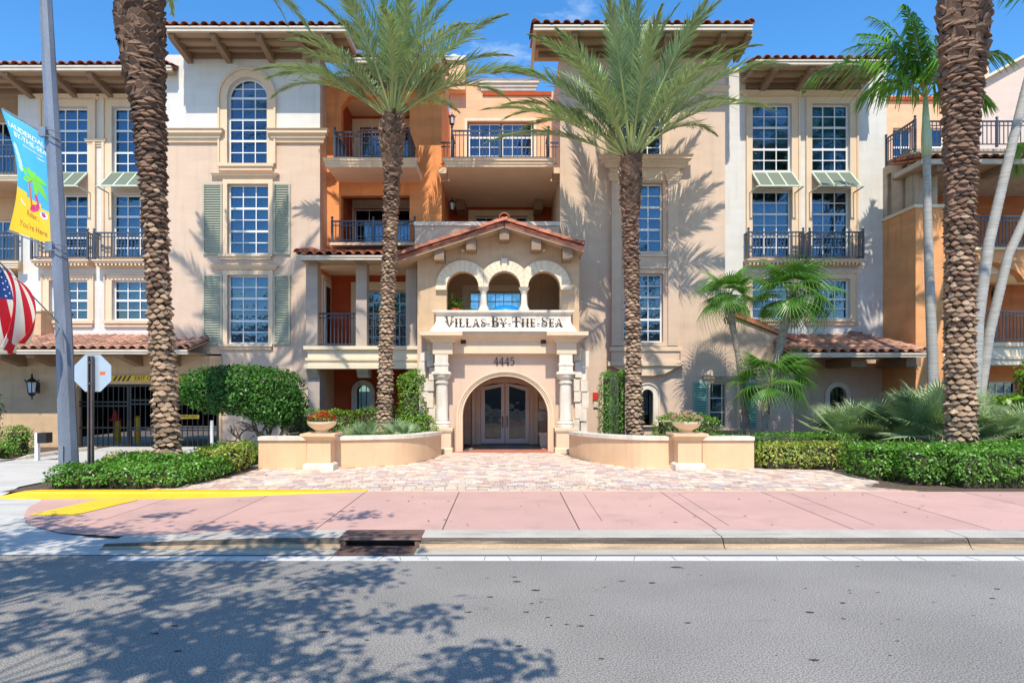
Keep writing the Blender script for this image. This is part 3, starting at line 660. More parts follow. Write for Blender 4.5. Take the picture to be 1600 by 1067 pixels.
# porch roof and the wall under it
wall('wall', yw-.02, [(1240, 703), (1379, 703), (1379, 545), (1240, 545)], [arch(1308, 13, 617, 668)], beige_st, B, th=.2)
MB().prism(pxl(arch(1308, 13, 617, 668), yw), [], yw+.1, yw+.12).build('window', pane_m, B)
ring(B, yw-.02, arch(1308, 20, 617, 669), arch(1308, 13.0, 617, 668.5), stone_m, d_=.08)
for uu in (1301, 1308, 1315): piece('window_bar', black_m, B, X(uu-.7,yw), X(uu+.7,yw), yw+.02, yw+.05, Z(668,yw), Z(606,yw))
def porch(u0, u1, ylip, vlip, ytop, vtop, brk, tileme, hip=(0, 0)):
    x0, x1, zl, zt = X(u0, ylip), X(u1, ylip), Z(vlip, ylip), Z(vtop, ytop)
    roof(B, x0, x1, ylip, zl+.14, ytop, zt, me=tileme, hip=hip)
    g = MB(); g.box(x0, x1, ylip, ylip+.09, zl, zl+.12); g.box(x0, x1, ylip-.03, ylip, zl+.07, zl+.125)
    g.build('fascia', fascia_m, B)
    MB().box(x0+.05, x1-.05, ylip+.091, ytop-.1, zl+.02, zl+.07).build('soffit', soffit_m, B)
    for u in brk:
        bx = X(u, ylip+.9); b = MB(); w_ = .13
        pts = [(ylip+.25, zl+.015), (ylip+.25, zl-.1), (ylip+.6, zl-.16), (ytop-.95, zl-.34), (ytop-.95, zl+.015)]
        b.add([(bx-w_, p, q) for p, q in pts]+[(bx+w_, p, q) for p, q in pts], [tuple(range(5)), tuple(reversed(range(5,10)))]+[(i,i+5,(i+1)%5+5,(i+1)%5) for i in range(5)])
        b.build('roof_bracket', brown_m, B)
    return x0, x1, zl, zt
r_ = porch(1236, 1447, 20.2, 558, 22.45, 524, (), TILE_B, hip=(0, 1.1))
for u in (1318, 1400):
    piece('roof_bracket', brown_m, B, X(u-10, 21.6), X(u+12, 21.6), 20.7, 22.4, r_[2]-.27, r_[2]+.012)
rake(B, (r_[1]-.04, 20.22, r_[2]+.18), (r_[1]-1.1, 22.4, r_[3]+.04), me=BARREL_B)
# ---- left porch over the garage door
r_ = porch(-150, 293, 20.1, 553, 22.45, 524, (20, 70, 205, 265), TILE_B)
rake(B, (r_[1]-.04, 20.12, r_[2]+.18), (r_[1]-.04, 21.45, r_[2]+.18+(r_[3]-r_[2]-.14)*1.6/2.6), me=BARREL_B)
yg = 21.46
ga = [(118, 706), (118, 608), (121, 603), (126, 600), (334, 600), (339, 604), (342, 610), (342, 706)]
wall('wall', yg, [(-250, 708), (118, 708)] + ga[1:-1] + [(342, 708), (346, 708), (346, 556), (-250, 556)], [], tan_st, B)
# the garage behind: side walls, back wall, ceiling, slab
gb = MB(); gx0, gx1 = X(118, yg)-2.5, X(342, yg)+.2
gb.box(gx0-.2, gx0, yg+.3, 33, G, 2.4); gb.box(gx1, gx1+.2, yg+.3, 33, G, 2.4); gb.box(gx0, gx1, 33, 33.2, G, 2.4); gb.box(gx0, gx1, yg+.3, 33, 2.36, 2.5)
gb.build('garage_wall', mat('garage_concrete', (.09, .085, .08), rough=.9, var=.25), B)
def gate(u0, u1, v0, v1, y, hrails, sp=.16):
    x0, x1, z0, z1 = X(u0,y), X(u1,y), Z(v1,y), Z(v0,y); b = MB()
    b.prism([(x0,z0),(x1,z0),(x1,z1),(x0,z1)], [[(x0+.06,z0+.06),(x1-.06,z0+.06),(x1-.06,z1-.06),(x0+.06,z1-.06)]], y-.03, y+.03)
    for v in hrails: b.box(x0+.06, x1-.06, y-.018, y+.018, Z(v+1.2,y), Z(v-1.2,y))
    g = b.build('garage_gate', black_m, B); n = int((x1-x0)/sp)
    for i in range(1, n):
        xx = x0 + (x1-x0)*i/n; piece('gate_bar', black_m, g, xx-.012, xx+.012, y-.012, y+.012, z0+.05, z1-.05)
gate(120, 202, 601, 700, yg+.2, (628, 634, 668)); gate(203, 342, 601, 700, yg+.2, (625, 631, 668, 672))
for ob in [o for o in list(bpy.data.objects) if o.name.startswith('gate_bar')]: pass
# dark rooms behind the glass
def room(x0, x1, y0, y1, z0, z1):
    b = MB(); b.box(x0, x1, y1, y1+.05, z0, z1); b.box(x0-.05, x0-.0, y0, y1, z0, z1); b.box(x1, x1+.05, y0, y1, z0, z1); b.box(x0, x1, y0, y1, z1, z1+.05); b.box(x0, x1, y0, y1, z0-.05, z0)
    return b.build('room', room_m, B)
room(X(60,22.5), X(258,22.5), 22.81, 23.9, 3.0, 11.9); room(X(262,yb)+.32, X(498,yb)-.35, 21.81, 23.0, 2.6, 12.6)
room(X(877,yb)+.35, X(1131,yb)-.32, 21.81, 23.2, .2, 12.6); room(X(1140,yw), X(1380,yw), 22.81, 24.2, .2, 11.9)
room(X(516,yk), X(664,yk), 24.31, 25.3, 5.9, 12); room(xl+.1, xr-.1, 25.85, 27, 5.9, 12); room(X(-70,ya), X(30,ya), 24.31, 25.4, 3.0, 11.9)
# ---- loggia left of the portico
yl = 20.6
for a, b in ((478, 496), (556, 573), (634, 651)):
    MB().box(X(a,yl), X(b,yl), yl, yl+.35, Z(541,yl), Z(410,yl)).build('loggia_post', taupe_st, B)
MB().box(X(476,yl), X(652,yl), yl-.02, yl+.37, Z(411,yl)+.001, Z(398,yl)).build('loggia_beam', soffit_m, B)
for u in (490, 564, 640): piece('roof_bracket', brown_m, B, X(u-8,20.3), X(u+8,20.3), 19.95, yl-.021, Z(411,20.3)+.0, Z(400,20.3))
x0, x1, zl = X(463,19.8), X(652,19.8), Z(406,19.8)
roof(B, x0, X(645,19.8), 19.8, zl+.14, 22.25, zl+.14+.56, rows=None)
g = MB(); g.box(x0, X(646,19.8), 19.8, 19.89, zl, zl+.12); g.box(x0, X(646,19.8), 19.77, 19.8, zl+.08, zl+.125); g.build('fascia', fascia_m, B)
MB().box(x0+.05, X(646,19.8), 19.891, yl-.021, zl+.02, zl+.06).build('soffit', soffit_m, B)
rake(B, (x0+.03, 19.8, zl+.2), (x0+.03, 21.45, zl+.2+.38), me=BARREL_A)
yL = 20.3; z0, z1 = Z(574,yL), Z(541,yL)
MB().box(X(480,yL), X(652,yL), yL+.05, yL+.9, z0, z1).build('balcony_band', cream_m, B)
for va, vb_, dd in ((540.5, 546, .10), (559, 563, .06), (569, 576, .09)): piece('moulding', cream_m, B, X(480,yL)-dd, X(652,yL)+dd, yL+.05-dd, yL+.88, Z(vb_,yL), Z(va,yL))
MB().box(X(480,yL)+.01, X(652,yL), yL+.901, 22.8, Z(560,yL), z1-.004).build('loggia_floor', cream_m, B)
MB().box(X(478,yl)+.01, X(651,yl), yl+.371, 22.8, Z(412,yl), Z(400,yl)).build('ceiling', soff_m, B)
for a, b in ((496, 556), (573, 634)): railing(B, (X(a,yl)+.0, yl+.2, z1), (X(b,yl), yl+.2, z1), Z(489,yl)-z1, post=False, ball=False, sp=.12)
yr = 22.8
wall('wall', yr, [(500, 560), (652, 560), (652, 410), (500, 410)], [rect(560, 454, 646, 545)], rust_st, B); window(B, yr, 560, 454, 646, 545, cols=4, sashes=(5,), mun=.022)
ring(B, yr, rect(549, 441, 655, 545.5), rect(560, 454, 646, 545.2), cream_m, d_=.06)
lx = X(500, 21.5)+.004
b = MB().box(lx, lx+.02, 21.5, 22.79, z1, Z(412,yl)); b.build('wall', orange_st, B)
b = MB(); b.box(lx+.02, lx+.07, 21.55, 22.6, z1, z1+2.35); dd = b.build('door_surround', cream_m, B)
MB().box(lx+.07, lx+.11, 21.7, 22.45, z1, z1+2.15).build('door', frame_m, B); MB().box(lx+.111, lx+.12, 21.82, 22.33, z1+.2, z1+2.0).build('door_glass', door_m, B)
MB().box(X(655,22.0), X(655,22.0)+.2, 20.98, 22.8, G, Z(400,yl)).build('wall', taupe_st, B)
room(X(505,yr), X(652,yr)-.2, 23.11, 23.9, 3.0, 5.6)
# ground floor niche below the loggia
wall('wall', 22.3, [(495, 705), (668, 705), (668, 560), (495, 560)], [arch(568, 10, 612, 642)], rust_st, B)
MB().prism(pxl(arch(568, 10, 612, 642), 22.3), [], 22.4, 22.42).build('window', pane_m, B); ring(B, 22.3, arch(568, 18, 612, 643), arch(568, 10, 612, 642.5), stone_m, d_=.08)
for uu in (564, 572): piece('window_bar', black_m, B, X(uu-.6,22.3), X(uu+.6,22.3), 22.33, 22.35, Z(642,22.3), Z(603,22.3))
MB().box(X(482,yl), X(500,yl), yl-.05, yl+.5, G, z0).build('loggia_pier', taupe_st, B)
MB().box(X(500,21.1)+.1, X(500,21.1)+.13, 21.05, 22.3, G, z0).build('wall', tan_st, B)
for u in (490, 568, 647):
    c = MB(); xx = X(u, 20.55); ww = .17
    pts = [(20.36, z0-.003), (20.36, z0-.12), (20.46, z0-.22), (20.5, z0-.3), (20.9, z0-.3), (20.9, z0-.003)]
    c.add([(xx-ww, p, q) for p, q in pts]+[(xx+ww, p, q) for p, q in pts], [tuple(range(6)), tuple(reversed(range(6,12)))]+[(i,i+6,(i+1)%6+6,(i+1)%6) for i in range(6)])
    c.build('corbel', grey_st, B)
# ---- portico
yp = 20.0
rA = 25.3
hole = [(697.7, 489), (697.7, 449)]
for c in (723, 788, 850):
    hole += [(c - rA*math.cos(math.pi*i/16), 449 - rA*1.0*math.sin(math.pi*i/16)) for i in range(17)]
hole += [(875.3, 489)]
gable = [(652, 528), (905, 528), (905, 384), (788, 346), (652, 392)]
wall('portico_wall', yp, gable, [hole], tan_st, B, th=.4)
def voussoirs(c, lo_u, hi_u, key=False):
    cx, zc = X(c, yp), Z(449, yp); k = yp/F; r0, r1 = 25*k, 41.5*k; n = 13
    cl = [(X(lo_u,yp), Z(455,yp)), (X(hi_u,yp), Z(455,yp)), (X(hi_u,yp), Z(380,yp)), (X(lo_u,yp), Z(380,yp))]
    for i in range(n):
        a0, a1 = math.pi*i/n+.004, math.pi*(i+1)/n-.004; e = 1.07 if key and i == n//2 else 1
        q = [(cx+r0*math.cos(a0), zc+r0*math.sin(a0)), (cx+r1*e*math.cos(a0), zc+r1*e*math.sin(a0)), (cx+r1*e*math.cos(a1), zc+r1*e*math.sin(a1)), (cx+r0*math.cos(a1), zc+r0*math.sin(a1))]
        q = clip(cl, q)
        if len(q) >= 3 and area(q) > .001: MB().prism(q, [], yp-.09-(.04 if e > 1 else random.uniform(0, .003)), yp+.05).build('voussoir', cream_m, B)
voussoirs(723, 670, 755.3); voussoirs(788, 755.7, 818.8, True); voussoirs(850, 819.2, 900)
for a in (676, 875.6): piece('voussoir', cream_m, B, X(a+5.0 if a < 700 else a,yp), X(a+22 if a < 700 else a+17,yp), yp-.12, yp-.0, Z(453.5,yp), Z(448,yp))
for u in (755.5, 819):
    xx = X(u, yp-.02); z0c, z1c = Z(489,yp), Z(449,yp); h = z1c-z0c
    MB().lathe([(.16, z0c), (.16, z0c+.12), (.125, z0c+.17), (.10, z0c+.25), (.085, z1c-.18), (.11, z1c-.15), (.09, z1c-.13), (.15, z1c-.05), (.165, z1c)], xx, yp+.1, 16).build('small_column', stone_m, B)
# room behind the three arches
MB().box(X(652,yp), X(652,yp)+.2, yp+.401, 22.5, Z(500,yp), Z(392,yp)).build('wall', tan_st, B); MB().box(X(905,yp)-.2, X(905,yp), yp+.401, 21.49, Z(528,yp), Z(392,yp)).build('wall', tan_st, B)
wall('wall', 22.5, [(655, 500), (895, 500), (895, 395), (655, 395)], [rect(733, 456, 815, 487)], tan_st, B)
window(B, 22.5, 733, 440+16, 815, 487+10, cols=6, sashes=(3,), mun=.022); ring(B, 22.5, [(722, 497), (826, 497), (826, 446), (722, 446)], rect(733, 456, 815, 496.5), cream_m, d_=.06)
MB().box(X(655,22.5), X(895,22.5), yp+.401, 22.499, Z(412,22.5), Z(408,22.5)).build('ceiling', tan_st, B); MB().box(X(668,22.5), X(895,22.5), yp+.401, 22.499, Z(500,20), Z(497,20)).build('loggia_floor', tan_st, B)
# gable roof over the portico
ye = 19.3
def slope(ua, va, ub, vb_, back=21.45):
    a, b_ = P(ua, va, ye), P(ub, vb_, ye); t = .09
    m = MB(); vs_ = []
    for p in (a, b_):
        for yy in (ye, back):
            for dz in (0, -t): vs_.append((p.x, yy, p.z+dz))
    m.add(vs_, [(0,1,3,2),(4,6,7,5),(0,4,5,1),(2,3,7,6),(0,2,6,4),(1,5,7,3)]); rf = m.build('tiled_roof', tile_m, B)
    so = MB().add([(v[0], v[1]+(.02 if i%4<2 else -.02), v[2]-t-.003 if i%2==0 else v[2]-.05) for i, v in enumerate(vs_)], [(0,1,3,2),(4,6,7,5),(0,4,5,1),(2,3,7,6),(0,2,6,4),(1,5,7,3)]).build('soffit', soffit_m, B)
    L = (b_-a).length; dd = (b_-a).normalized()
    # the sloping front edge carries a row of heavy barrel tiles, further rows follow it back
    for r in range(5):
        off = Vector((0, .02+r*.30, .03)); rake(rf, a+off, b_+off, step=.33)
    return rf
slope(620, 402, 789, 347); slope(913, 386, 787, 347)
for r in range(6): put('ridge_tile', BARREL_A, B, Matrix.Translation((X(788,ye), ye-.05+r*.38, Z(343,ye)+.04)) @ Matrix.Rotation(-.02,4,'X') @ Matrix.Diagonal((1.3,1,1.3,1)))
for u, v in ((686, 400), (736, 384), (788, 368), (838, 384), (887, 399)):
    MB().box(X(u-7.5,ye+.1), X(u+7.5,ye+.1), ye+.12, yp-.002, Z(v+6,ye+.1), Z(v-14,ye+.1)).build('roof_bracket', brown_m, B)
for u in (724, 849): MB().lathe([(.05, Z(393,yp-.1)), (.05, Z(390,yp-.1))], X(u,yp), yp-.1, 10).build('spotlight', stone_m, B)
# sign parapet with flared foot
ys = 19.62
def lprof(y, u0, u1, prof, m, name, back):      # prof: (outset, v) bottom to top, mitred at both ends
    vs_ = []
    for dd, v in prof: vs_ += [(X(u0,y)-dd, y-dd, Z(v,y)), (X(u1,y)+dd, y-dd, Z(v,y)), (X(u1,y)+dd, back, Z(v,y)), (X(u0,y)-dd, back, Z(v,y))]
    fs = [(3,2,1,0)]
    for i in range(len(prof)-1):
        for k in range(4): fs.append((i*4+k, i*4+(k+1)%4, i*4+4+(k+1)%4, i*4+4+k))
    k = (len(prof)-1)*4; fs.append((k,k+1,k+2,k+3)); return MB().add(vs_, fs).build(name, m, B)
lprof(ys, 681, 892, [(.17, 518.5), (.16, 517), (.10, 512), (.03, 507), (0, 502), (0, 492), (.02, 491.5), (.04, 490.5), (.08, 489), (.09, 488), (.09, 485)], stone_m, 'sign_parapet', 19.98)
# entablature, breaking forward over the columns
lprof(19.75, 668, 906, [(.0, 552), (.0, 534), (.04, 533.5), (.07, 530), (.13, 527.5), (.19, 525), (.21, 524.5), (.21, 518.7)], trim_m, 'entablature', 19.99)
for a, b in ((676, 707), (870, 901)):
    lprof(19.4, a, b, [(.0, 553), (.0, 535), (.05, 534.5), (.09, 530.5), (.2, 528), (.28, 525.5), (.30, 525), (.30, 519)], trim_m, 'entablature_block', 19.74)
for u in (724, 849): MB().box(X(u-4,19.7), X(u+4,19.7), 19.68, 19.749, Z(537,19.7), Z(531,19.7)).build('spotlight', black_m, B)
# lower portico wall with the entrance arch
c0, R0 = 789.5, 66.5
entr = [(c0-R0, 706)] + [(c0 - R0*math.cos(math.pi*i/28), 650 - R0*.94*math.sin(math.pi*i/28)) for i in range(29)] + [(c0+R0, 706)]
wall('portico_wall', yp+.001, [(652, 706)] + entr + [(905, 706), (905, 528.1), (652, 528.1)], [], beige_st, B, th=.4)
k = yp/F
for r0, r1, dd in ((66.6, 70, .05), (70.2, 72.6, .08), (72.8, 76, .11)):
    pts = [(X(c0+r1*math.cos(math.pi*i/28),yp), Z(650-r1*.94*math.sin(math.pi*i/28),yp)) for i in range(29)] + [(X(c0-r1,yp), G), (X(c0-r0,yp), G)] + \
          [(X(c0-r0*math.cos(math.pi*i/28),yp), Z(650-r0*.94*math.sin(math.pi*i/28),yp)) for i in range(29)] + [(X(c0+r0,yp), G), (X(c0+r1,yp), G)]
    MB().prism(pts, [], yp-dd, yp).build('archivolt', trim_m, B)
piece('moulding', trim_m, B, X(700,yp), X(873,yp), yp-.06, yp-.0, Z(555,yp), Z(552.4,yp))
# columns
for u in (690.5, 883.5):
    yy = 19.6; xx = X(u, yy); zb_ = Z(668, yy); zt_ = Z(553, yy)
    MB().lathe([(.25, zb_), (.25, zb_+.07), (.235, zb_+.09), (.25, zb_+.13), (.22, zb_+.17), (.18, zb_+.19), (.19, zb_+.23), (.172, zb_+.27), (.172, zb_+.8), (.162, zt_-.9),
                (.16, zt_-.86), (.20, zt_-.84), (.20, zt_-.80), (.165, zt_-.78), (.165, zt_-.74), (.22, zt_-.69), (.25, zt_-.64), (.25, zt_-.60)], xx, yy, 28).build('column', stone_m, B, smooth=True)
    auto_smooth(bpy.data.objects[[o for o in WM if o.startswith('column')][-1]])
    MB().lathe([(.25, zt_-.6), (.27, zt_-.58), (.27, zt_-.52), (.19, zt_-.50), (.19, zt_-.34), (.21, zt_-.33), (.21, zt_-.28), (.185, zt_-.27), (.185, zt_-.0)], xx, yy, 4).build('column_capital', stone_m, B)
    MB().lathe([(.32, G), (.32, G+.12), (.28, G+.16), (.28, zb_-.13), (.31, zb_-.11), (.33, zb_-.06), (.33, zb_-.001)], xx, yy, 4).build('column_pedestal', trim_m, B)
# rusticated stones beside the columns
for side in (0, 1):
    for col in range(2):
        ua = (656 + col*12) if side == 0 else (897 + col*11); v = 548.0; i = col
        while v < 690:
            h = (17, 26, 21)[i % 3]; off = (0, 2.0, -1.5)[i % 3]*(1 if side else -1)
            if not (side == 0 and col == 0 and v > 640):
                MB().box(X(ua+off,19.8), X(ua+off+10.4,19.8), 19.90-.04*(i%2), 19.997, max(G, Z(v+h-1.2,19.8)), Z(v,19.8)).build('quoin', stone_m, B)
            v += h; i += 1
# entrance alcove
yd = 22.6
rw = R0*k
ax0, ax1 = X(c0-R0-6,yp), X(c0+R0+6,yp)
piece('alcove_wall', rust_st, B, ax0-.1, ax0, yp+.402, yd, G, 3.2); piece('alcove_wall', rust_st, B, ax1, ax1+.1, yp+.402, yd, G, 3.2)
MB().box(ax0, ax1, yp+.402, yd, 3.05, 3.15).build('ceiling', tan_st, B)
du0, du1 = 751, 827
wall('wall', yd, [(712, 697), (866, 697), (866, 540), (712, 540)], [[(du0, 697), (du1, 697), (du1, 604), (808, 599), (789, 597.5), (770, 599), (du0, 604)]], tan_st, B)
ring(B, yd, [(738, 697), (840, 697), (840, 594), (815, 587), (789, 585), (763, 587), (738, 594)], [(du0, 696.8), (du1, 696.8), (du1, 604), (808, 599), (789, 597.5), (770, 599), (du0, 604)], cream_m, d_=.10, name='door_surround')
ring(B, yd, [(744, 697), (834, 697), (834, 600), (812, 593), (789, 591), (766, 593), (744, 600)], [(du0+.2, 696.7), (du1-.2, 696.7), (du1-.2, 604.2), (808, 599.2), (789, 597.7), (770, 599.2), (du0+.2, 604.2)], trim_m, d_=.14, name='door_surround')
for a, b, top in ((du0+.5, 788.6, ((604.5, 598.2))), (789.4, du1-.5, ((598.2, 604.5)))):
    o = pxl([(a, 692.5), (b, 692.5), (b, top[1]), (a, top[0])], yd+.12); q = pxl([(a+6, 685), (b-5.5, 685), (b-5.5, top[1]+6), (a+6, top[0]+5)], yd+.12)
    dr = MB().prism(o, [q], yd+.10, yd+.16).build('entrance_door', doorf_m, B); MB().prism(q, [], yd+.125, yd+.135).build('door_glass', door_m, dr)
    hu = b-3 if a < 780 else a+3; hx = X(hu, yd)
    MB().tube([(hx, yd+.1, Z(668,yd)), (hx, yd+.02, Z(667,yd)), (hx, yd+.02, Z(651,yd)), (hx, yd+.1, Z(650,yd))], .016, 6).build('door_handle', iron_m, dr)
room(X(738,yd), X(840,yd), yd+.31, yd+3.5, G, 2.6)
MB().box(X(750,25.5), X(830,25.5), 25.2, 25.25, 1.0, 1.02).build('reception_desk', tan_st, B)
sc_ = MB(); sc_.prism(pxl(rect(842, 626, 853, 639), yd-.02), [], yd-.06, yd-.002); sc_.build('notice_board', cream_m, B)
ic = MB().prism(pxl(rect(841, 642, 854, 657), yd-.02), [], yd-.09, yd-.002).build('intercom', mat('grey_metal', (.45,.44,.42), rough=.35, var=.05, metal=.6), B)
for i in range(3):
    for j in range(3): piece('button', black_m, ic, X(845+j*3,yd)-.012, X(845+j*3,yd)+.012, yd-.1, yd-.091, Z(647+i*3,yd)-.012, Z(647+i*3,yd)+.012)
# red fire alarm box on the wall
MB().box(X(926,yb), X(934,yb), yb-.09, yb-.0, Z(625,yb), Z(613,yb)).build('alarm_box', mat('alarm_red', (.65,.03,.025), rough=.4), B); MB().box(X(927,yb), X(934,yb), yb-.06, yb-.0, Z(636,yb), Z(626,yb)).build('junction_box', fascia_m, B)
# building behind, right of the wing roofs (upper walls)
lantern('wall_lantern', 'black lantern on the orange side wall beside the top floor balcony', xl+.24, 23.6, Z(189,23.6), .62, group='lanterns in the central recess').rotation_euler = (0,0,0)
lantern('wall_lantern', 'black lantern on the dark orange wall above the portico roof', xl+.24, 23.6, Z(323,23.6), .62, group='lanterns in the central recess')
lantern('wall_lantern', 'large black ornate lantern on the shaded wall left of the garage gate', X(50,21.1), 21.1, Z(606,21.1), .88)

# ================================================================= orange building on the right
O = thing('terraced_building', 'orange stucco building with open balconies and a tiled roof edge at the right side', 'building', (16, 22, G))
xo = X(1378, 22.5)+.03; yq = 20.7
ua_ = U0 + xo*F/yq
def OX(u): return X(u, yq)
zc1 = Z(325, yq)
# corner block: front and left faces as one solid, then the openings to the right
MB().box(xo, OX(1474), yq, 23.6, G, zc1).build('wall', ochre_st, O)
MB().box(xo-.06, OX(1474)+.03, yq-.06, 23.6, zc1, zc1+.10).build('coping', cream_m, O)
MB().box(OX(1474), OX(1760), 23.3, 23.6, G, Z(222,yq)).build('wall', brick_st, O)
for v0, v1, m in ((387, 391, cream_m), (535, 541, cream_m)): piece('balcony_coping', m, O, OX(1474)+.001, OX(1760), yq-.08, 23.29, Z(v1,yq), Z(v0,yq))
MB().box(OX(1474)+.001, OX(1760), yq, 23.29, Z(410,yq), Z(391,yq)-.001).build('balcony_band', ochre_st, O)
MB().box(OX(1474)+.001, OX(1760), yq, 23.29, Z(570,yq), Z(541,yq)-.001).build('balcony_band', cream_m, O)
piece('moulding', cream_m, O, OX(1474)+.002, OX(1760), yq-.05, yq-.001, Z(561,yq), Z(557,yq))
MB().box(OX(1474)+.001, OX(1760), yq+.3, 23.29, Z(425,yq), Z(410,yq)-.001).build('ceiling', cream_m, O)
for vb_, vt in ((386, 337), (534, 486)): railing(O, (OX(1475), yq+.1, Z(vb_,yq)), (OX(1700), yq+.1, Z(vb_,yq)), Z(vt,yq)-Z(vb_,yq), mid_posts=(.37,), sp=.11)
# arched brace of the second balcony
MB().prism([(OX(1602), Z(410,yq)), (OX(1602), Z(440,yq)), (OX(1596), Z(430,yq)), (OX(1585), Z(421,yq)), (OX(1570), Z(417,yq)), (OX(1560), Z(410,yq))], [], yq+.01, yq+.3).build('arch_brace', ochre_st, O)
wall('wall', 22.8, [(1470, 706), (1720, 706), (1720, 560), (1470, 560)], [rect(1545, 596, 1590, 670)], ochre_st, O); window(O, 22.8, 1545, 596, 1590, 670, cols=3, sashes=(2, 2))
room(X(1540,22.8), X(1595,22.8), 23.11, 23.25, G, 3)
# upper storey: piers, left side wall with two slots
zt = Z(249, yq); 
sw = MB()
for ya_, yb_, z0_, z1_ in ((20.9, 21.15, zc1+.101, zt+.3), (21.4, 22.0, zc1+.101, zt+.3), (22.25, 23.6, zc1+.101, zt+.3), (21.15, 21.4, zc1+1.5, zt+.3), (22.0, 22.25, zc1+1.5, zt+.3)): sw.box(xo, xo+.25, ya_, yb_, z0_, z1_)
sw.build('wall', grey_st, O)
MB().box(OX(1430)+.05, OX(1468), yq+.1, yq+.6, zc1+.101, Z(262,yq)).build('pier', grey_st, O)
MB().box(xo+.26, OX(1760), yq+.2, 23.29, Z(262,yq)-.15, Z(262,yq)).build('beam', grey_st, O)
MB().box(xo+.27, OX(1760), yq+.9, 23.28, Z(262,yq)+.01, Z(258,yq)+.05).build('ceiling', cream_m, O)
x0, zl = X(1440, 19.9), Z(256, 19.9)
roof(O, x0, OX(1760), 19.9, zl+.16, 21.6, zl+.55, rows=4)
g = MB(); g.box(x0, OX(1760), 19.9, 19.99, zl, zl+.14); g.box(x0, x0+.09, 19.991, 21.3, zl, zl+.14); g.build('fascia', fascia_m, O)
MB().box(x0+.05, OX(1760), 19.991, yq+.9, zl+.02, zl+.06).build('soffit', soffit_m, O)
rake(O, (x0+.04, 19.9, zl+.2), (x0+.04, 21.5, zl+.55), me=BARREL_A)
for u in (1462, 1560): piece('roof_bracket', brown_m, O, X(u-6,20.3), X(u+6,20.3), 20.05, 20.9, zl-.16, zl+.015)
# roof terrace railings
zr = Z(224, yq+.4)
railing(O, (xo+.1, 20.9, zt+.31), (xo+.1, 22.48, zt+.31), .95, sp=.13); railing(O, (X(1450,21.3), 21.3, zr-.05), (X(1700,21.3), 21.3, zr-.05), .8, sp=.13, mid_posts=(.2, .43))
MB().box(xo+.26, OX(1760), 21.45, 27, zr-.35, zr-.05).build('terrace_floor', grey_st, O)
wall('wall', 26, [(1380, 260), (1531, 260), (1531, 150), (1380, 150)], [rect(1395, 200, 1425, 258), rect(1440, 200, 1476, 258)], peach_st, O); piece('coping', rust_st, O, X(1380,26), X(1531,26), 25.9, 26.0, Z(158,26), Z(153,26))
for a, b in ((1395, 1425), (1440, 1476)): window(O, 26, a, 200, b, 258, cols=2, sashes=(1, 2))
room(X(1390,26), X(1480,26), 26.31, 26.9, 8, 12)
wall('gable_wall', 25.6, [(1531, 260), (1720, 260), (1720, 40), (1610, 84), (1531, 128)], [], mat('blush_stucco', (.66,.52,.44), var=.05, streak=.1, **ST), O)
MB().bar(P(1531, 127, 25.6), P(1612, 82, 25.6), .5, .09).build('coping', cream_m, O)
wall('parapet_block', 25.7, [(1529, 130), (1545, 130), (1545, 103), (1529, 103)], [], peach_st, O, th=.5)
lantern('wall_lantern', 'small black lantern on the dark wall inside the lower orange balcony', X(1559,22.9), 22.9, Z(459,22.9), .75)
# ================================================================= ground, road, pavement
asph = mat('asphalt', (.262, .245, .223), rough=.9, var=.12, scale=.7, speck=.55, speckscale=78, bump=0, stain=((.07,.07,.075), 1.1, .63, .5, (1,2.2,1)))
conc = mat('concrete', (.46, .42, .355), rough=.9, var=.08, scale=1.5, speck=.18, speckscale=160, bump=.2, bscale=150, stain=((.30,.26,.21), 1.3, .56, .6, (.5,2,1)))
kerb_m = mat('kerb_concrete', (.50, .455, .39), rough=.9, var=.10, scale=2, speck=.2, speckscale=130, bump=.25, bscale=120, stain=((.16,.13,.10), 1.6, .54, .75, (.35,3.5,3.0)))
kerbf_m = mat('kerb_face_grime', (.44, .32, .20), rough=.95, var=.22, scale=3, stretch=(.5,3,3), speck=.3, speckscale=110, bump=.3, bscale=110, stain=((.20,.14,.09), 1.5, .52, .7, (.35,3,4)))
kerbd_m = mat('kerb_tyre_grime', (.11, .09, .07), rough=.95, var=.35, scale=3, stretch=(.4,3,6), speck=.35, speckscale=100, bump=.3, bscale=110, stain=((.42,.33,.23), 2.0, .55, .7, (.35,1,5)))
pink = mat('pink_concrete', (.57, .35, .295), rough=.9, var=.06, scale=1.1, speck=.12, speckscale=180, bump=.15, bscale=160, rnd=.06, stain=((.40,.27,.24), 1.5, .55, .45, (1,1,1)))
dark_joint = mat('dark_joint', (.06, .05, .045), rough=1)
yellow_m = mat('yellow_paint', (.82, .50, .02), rough=.6, var=.07, scale=3, speck=.08, stain=((.45,.38,.28), 3.2, .66, .7, (.5,1.5,1)))
mat_y = mat('yellow_warning_mat', (.72, .52, .03), rough=.65, var=.06, scale=4)
line_m = mat('white_road_paint', (.64, .62, .58), rough=.7, var=.06, speck=.08, stain=((.35,.34,.32), 5, .60, .6, (1,1,1)))
soil = mat('mulch', (.11, .075, .05), rough=1, var=.4, scale=20, bump=.8, bscale=40)
drive_m = mat('pale_driveway', (.55, .53, .49), rough=.9, var=.10, scale=1.6, speck=.15, speckscale=120, stain=((.36,.34,.31), 1.0, .55, .6, (.3,2.5,1)))
peach_mortar = mat('peach_border', (.74, .50, .30), rough=.9, var=.1)
def sheet(name, pts, m, kind='structure', parent=None):
    return MB().add([tuple(p) for p in pts], [tuple(range(len(pts)))]).build(name, m, parent, kind=kind)
road = sheet('road', [(-250, -120, 0), (250, -120, 0), (250, 8.15, 0), (-250, 8.15, 0)], asph)
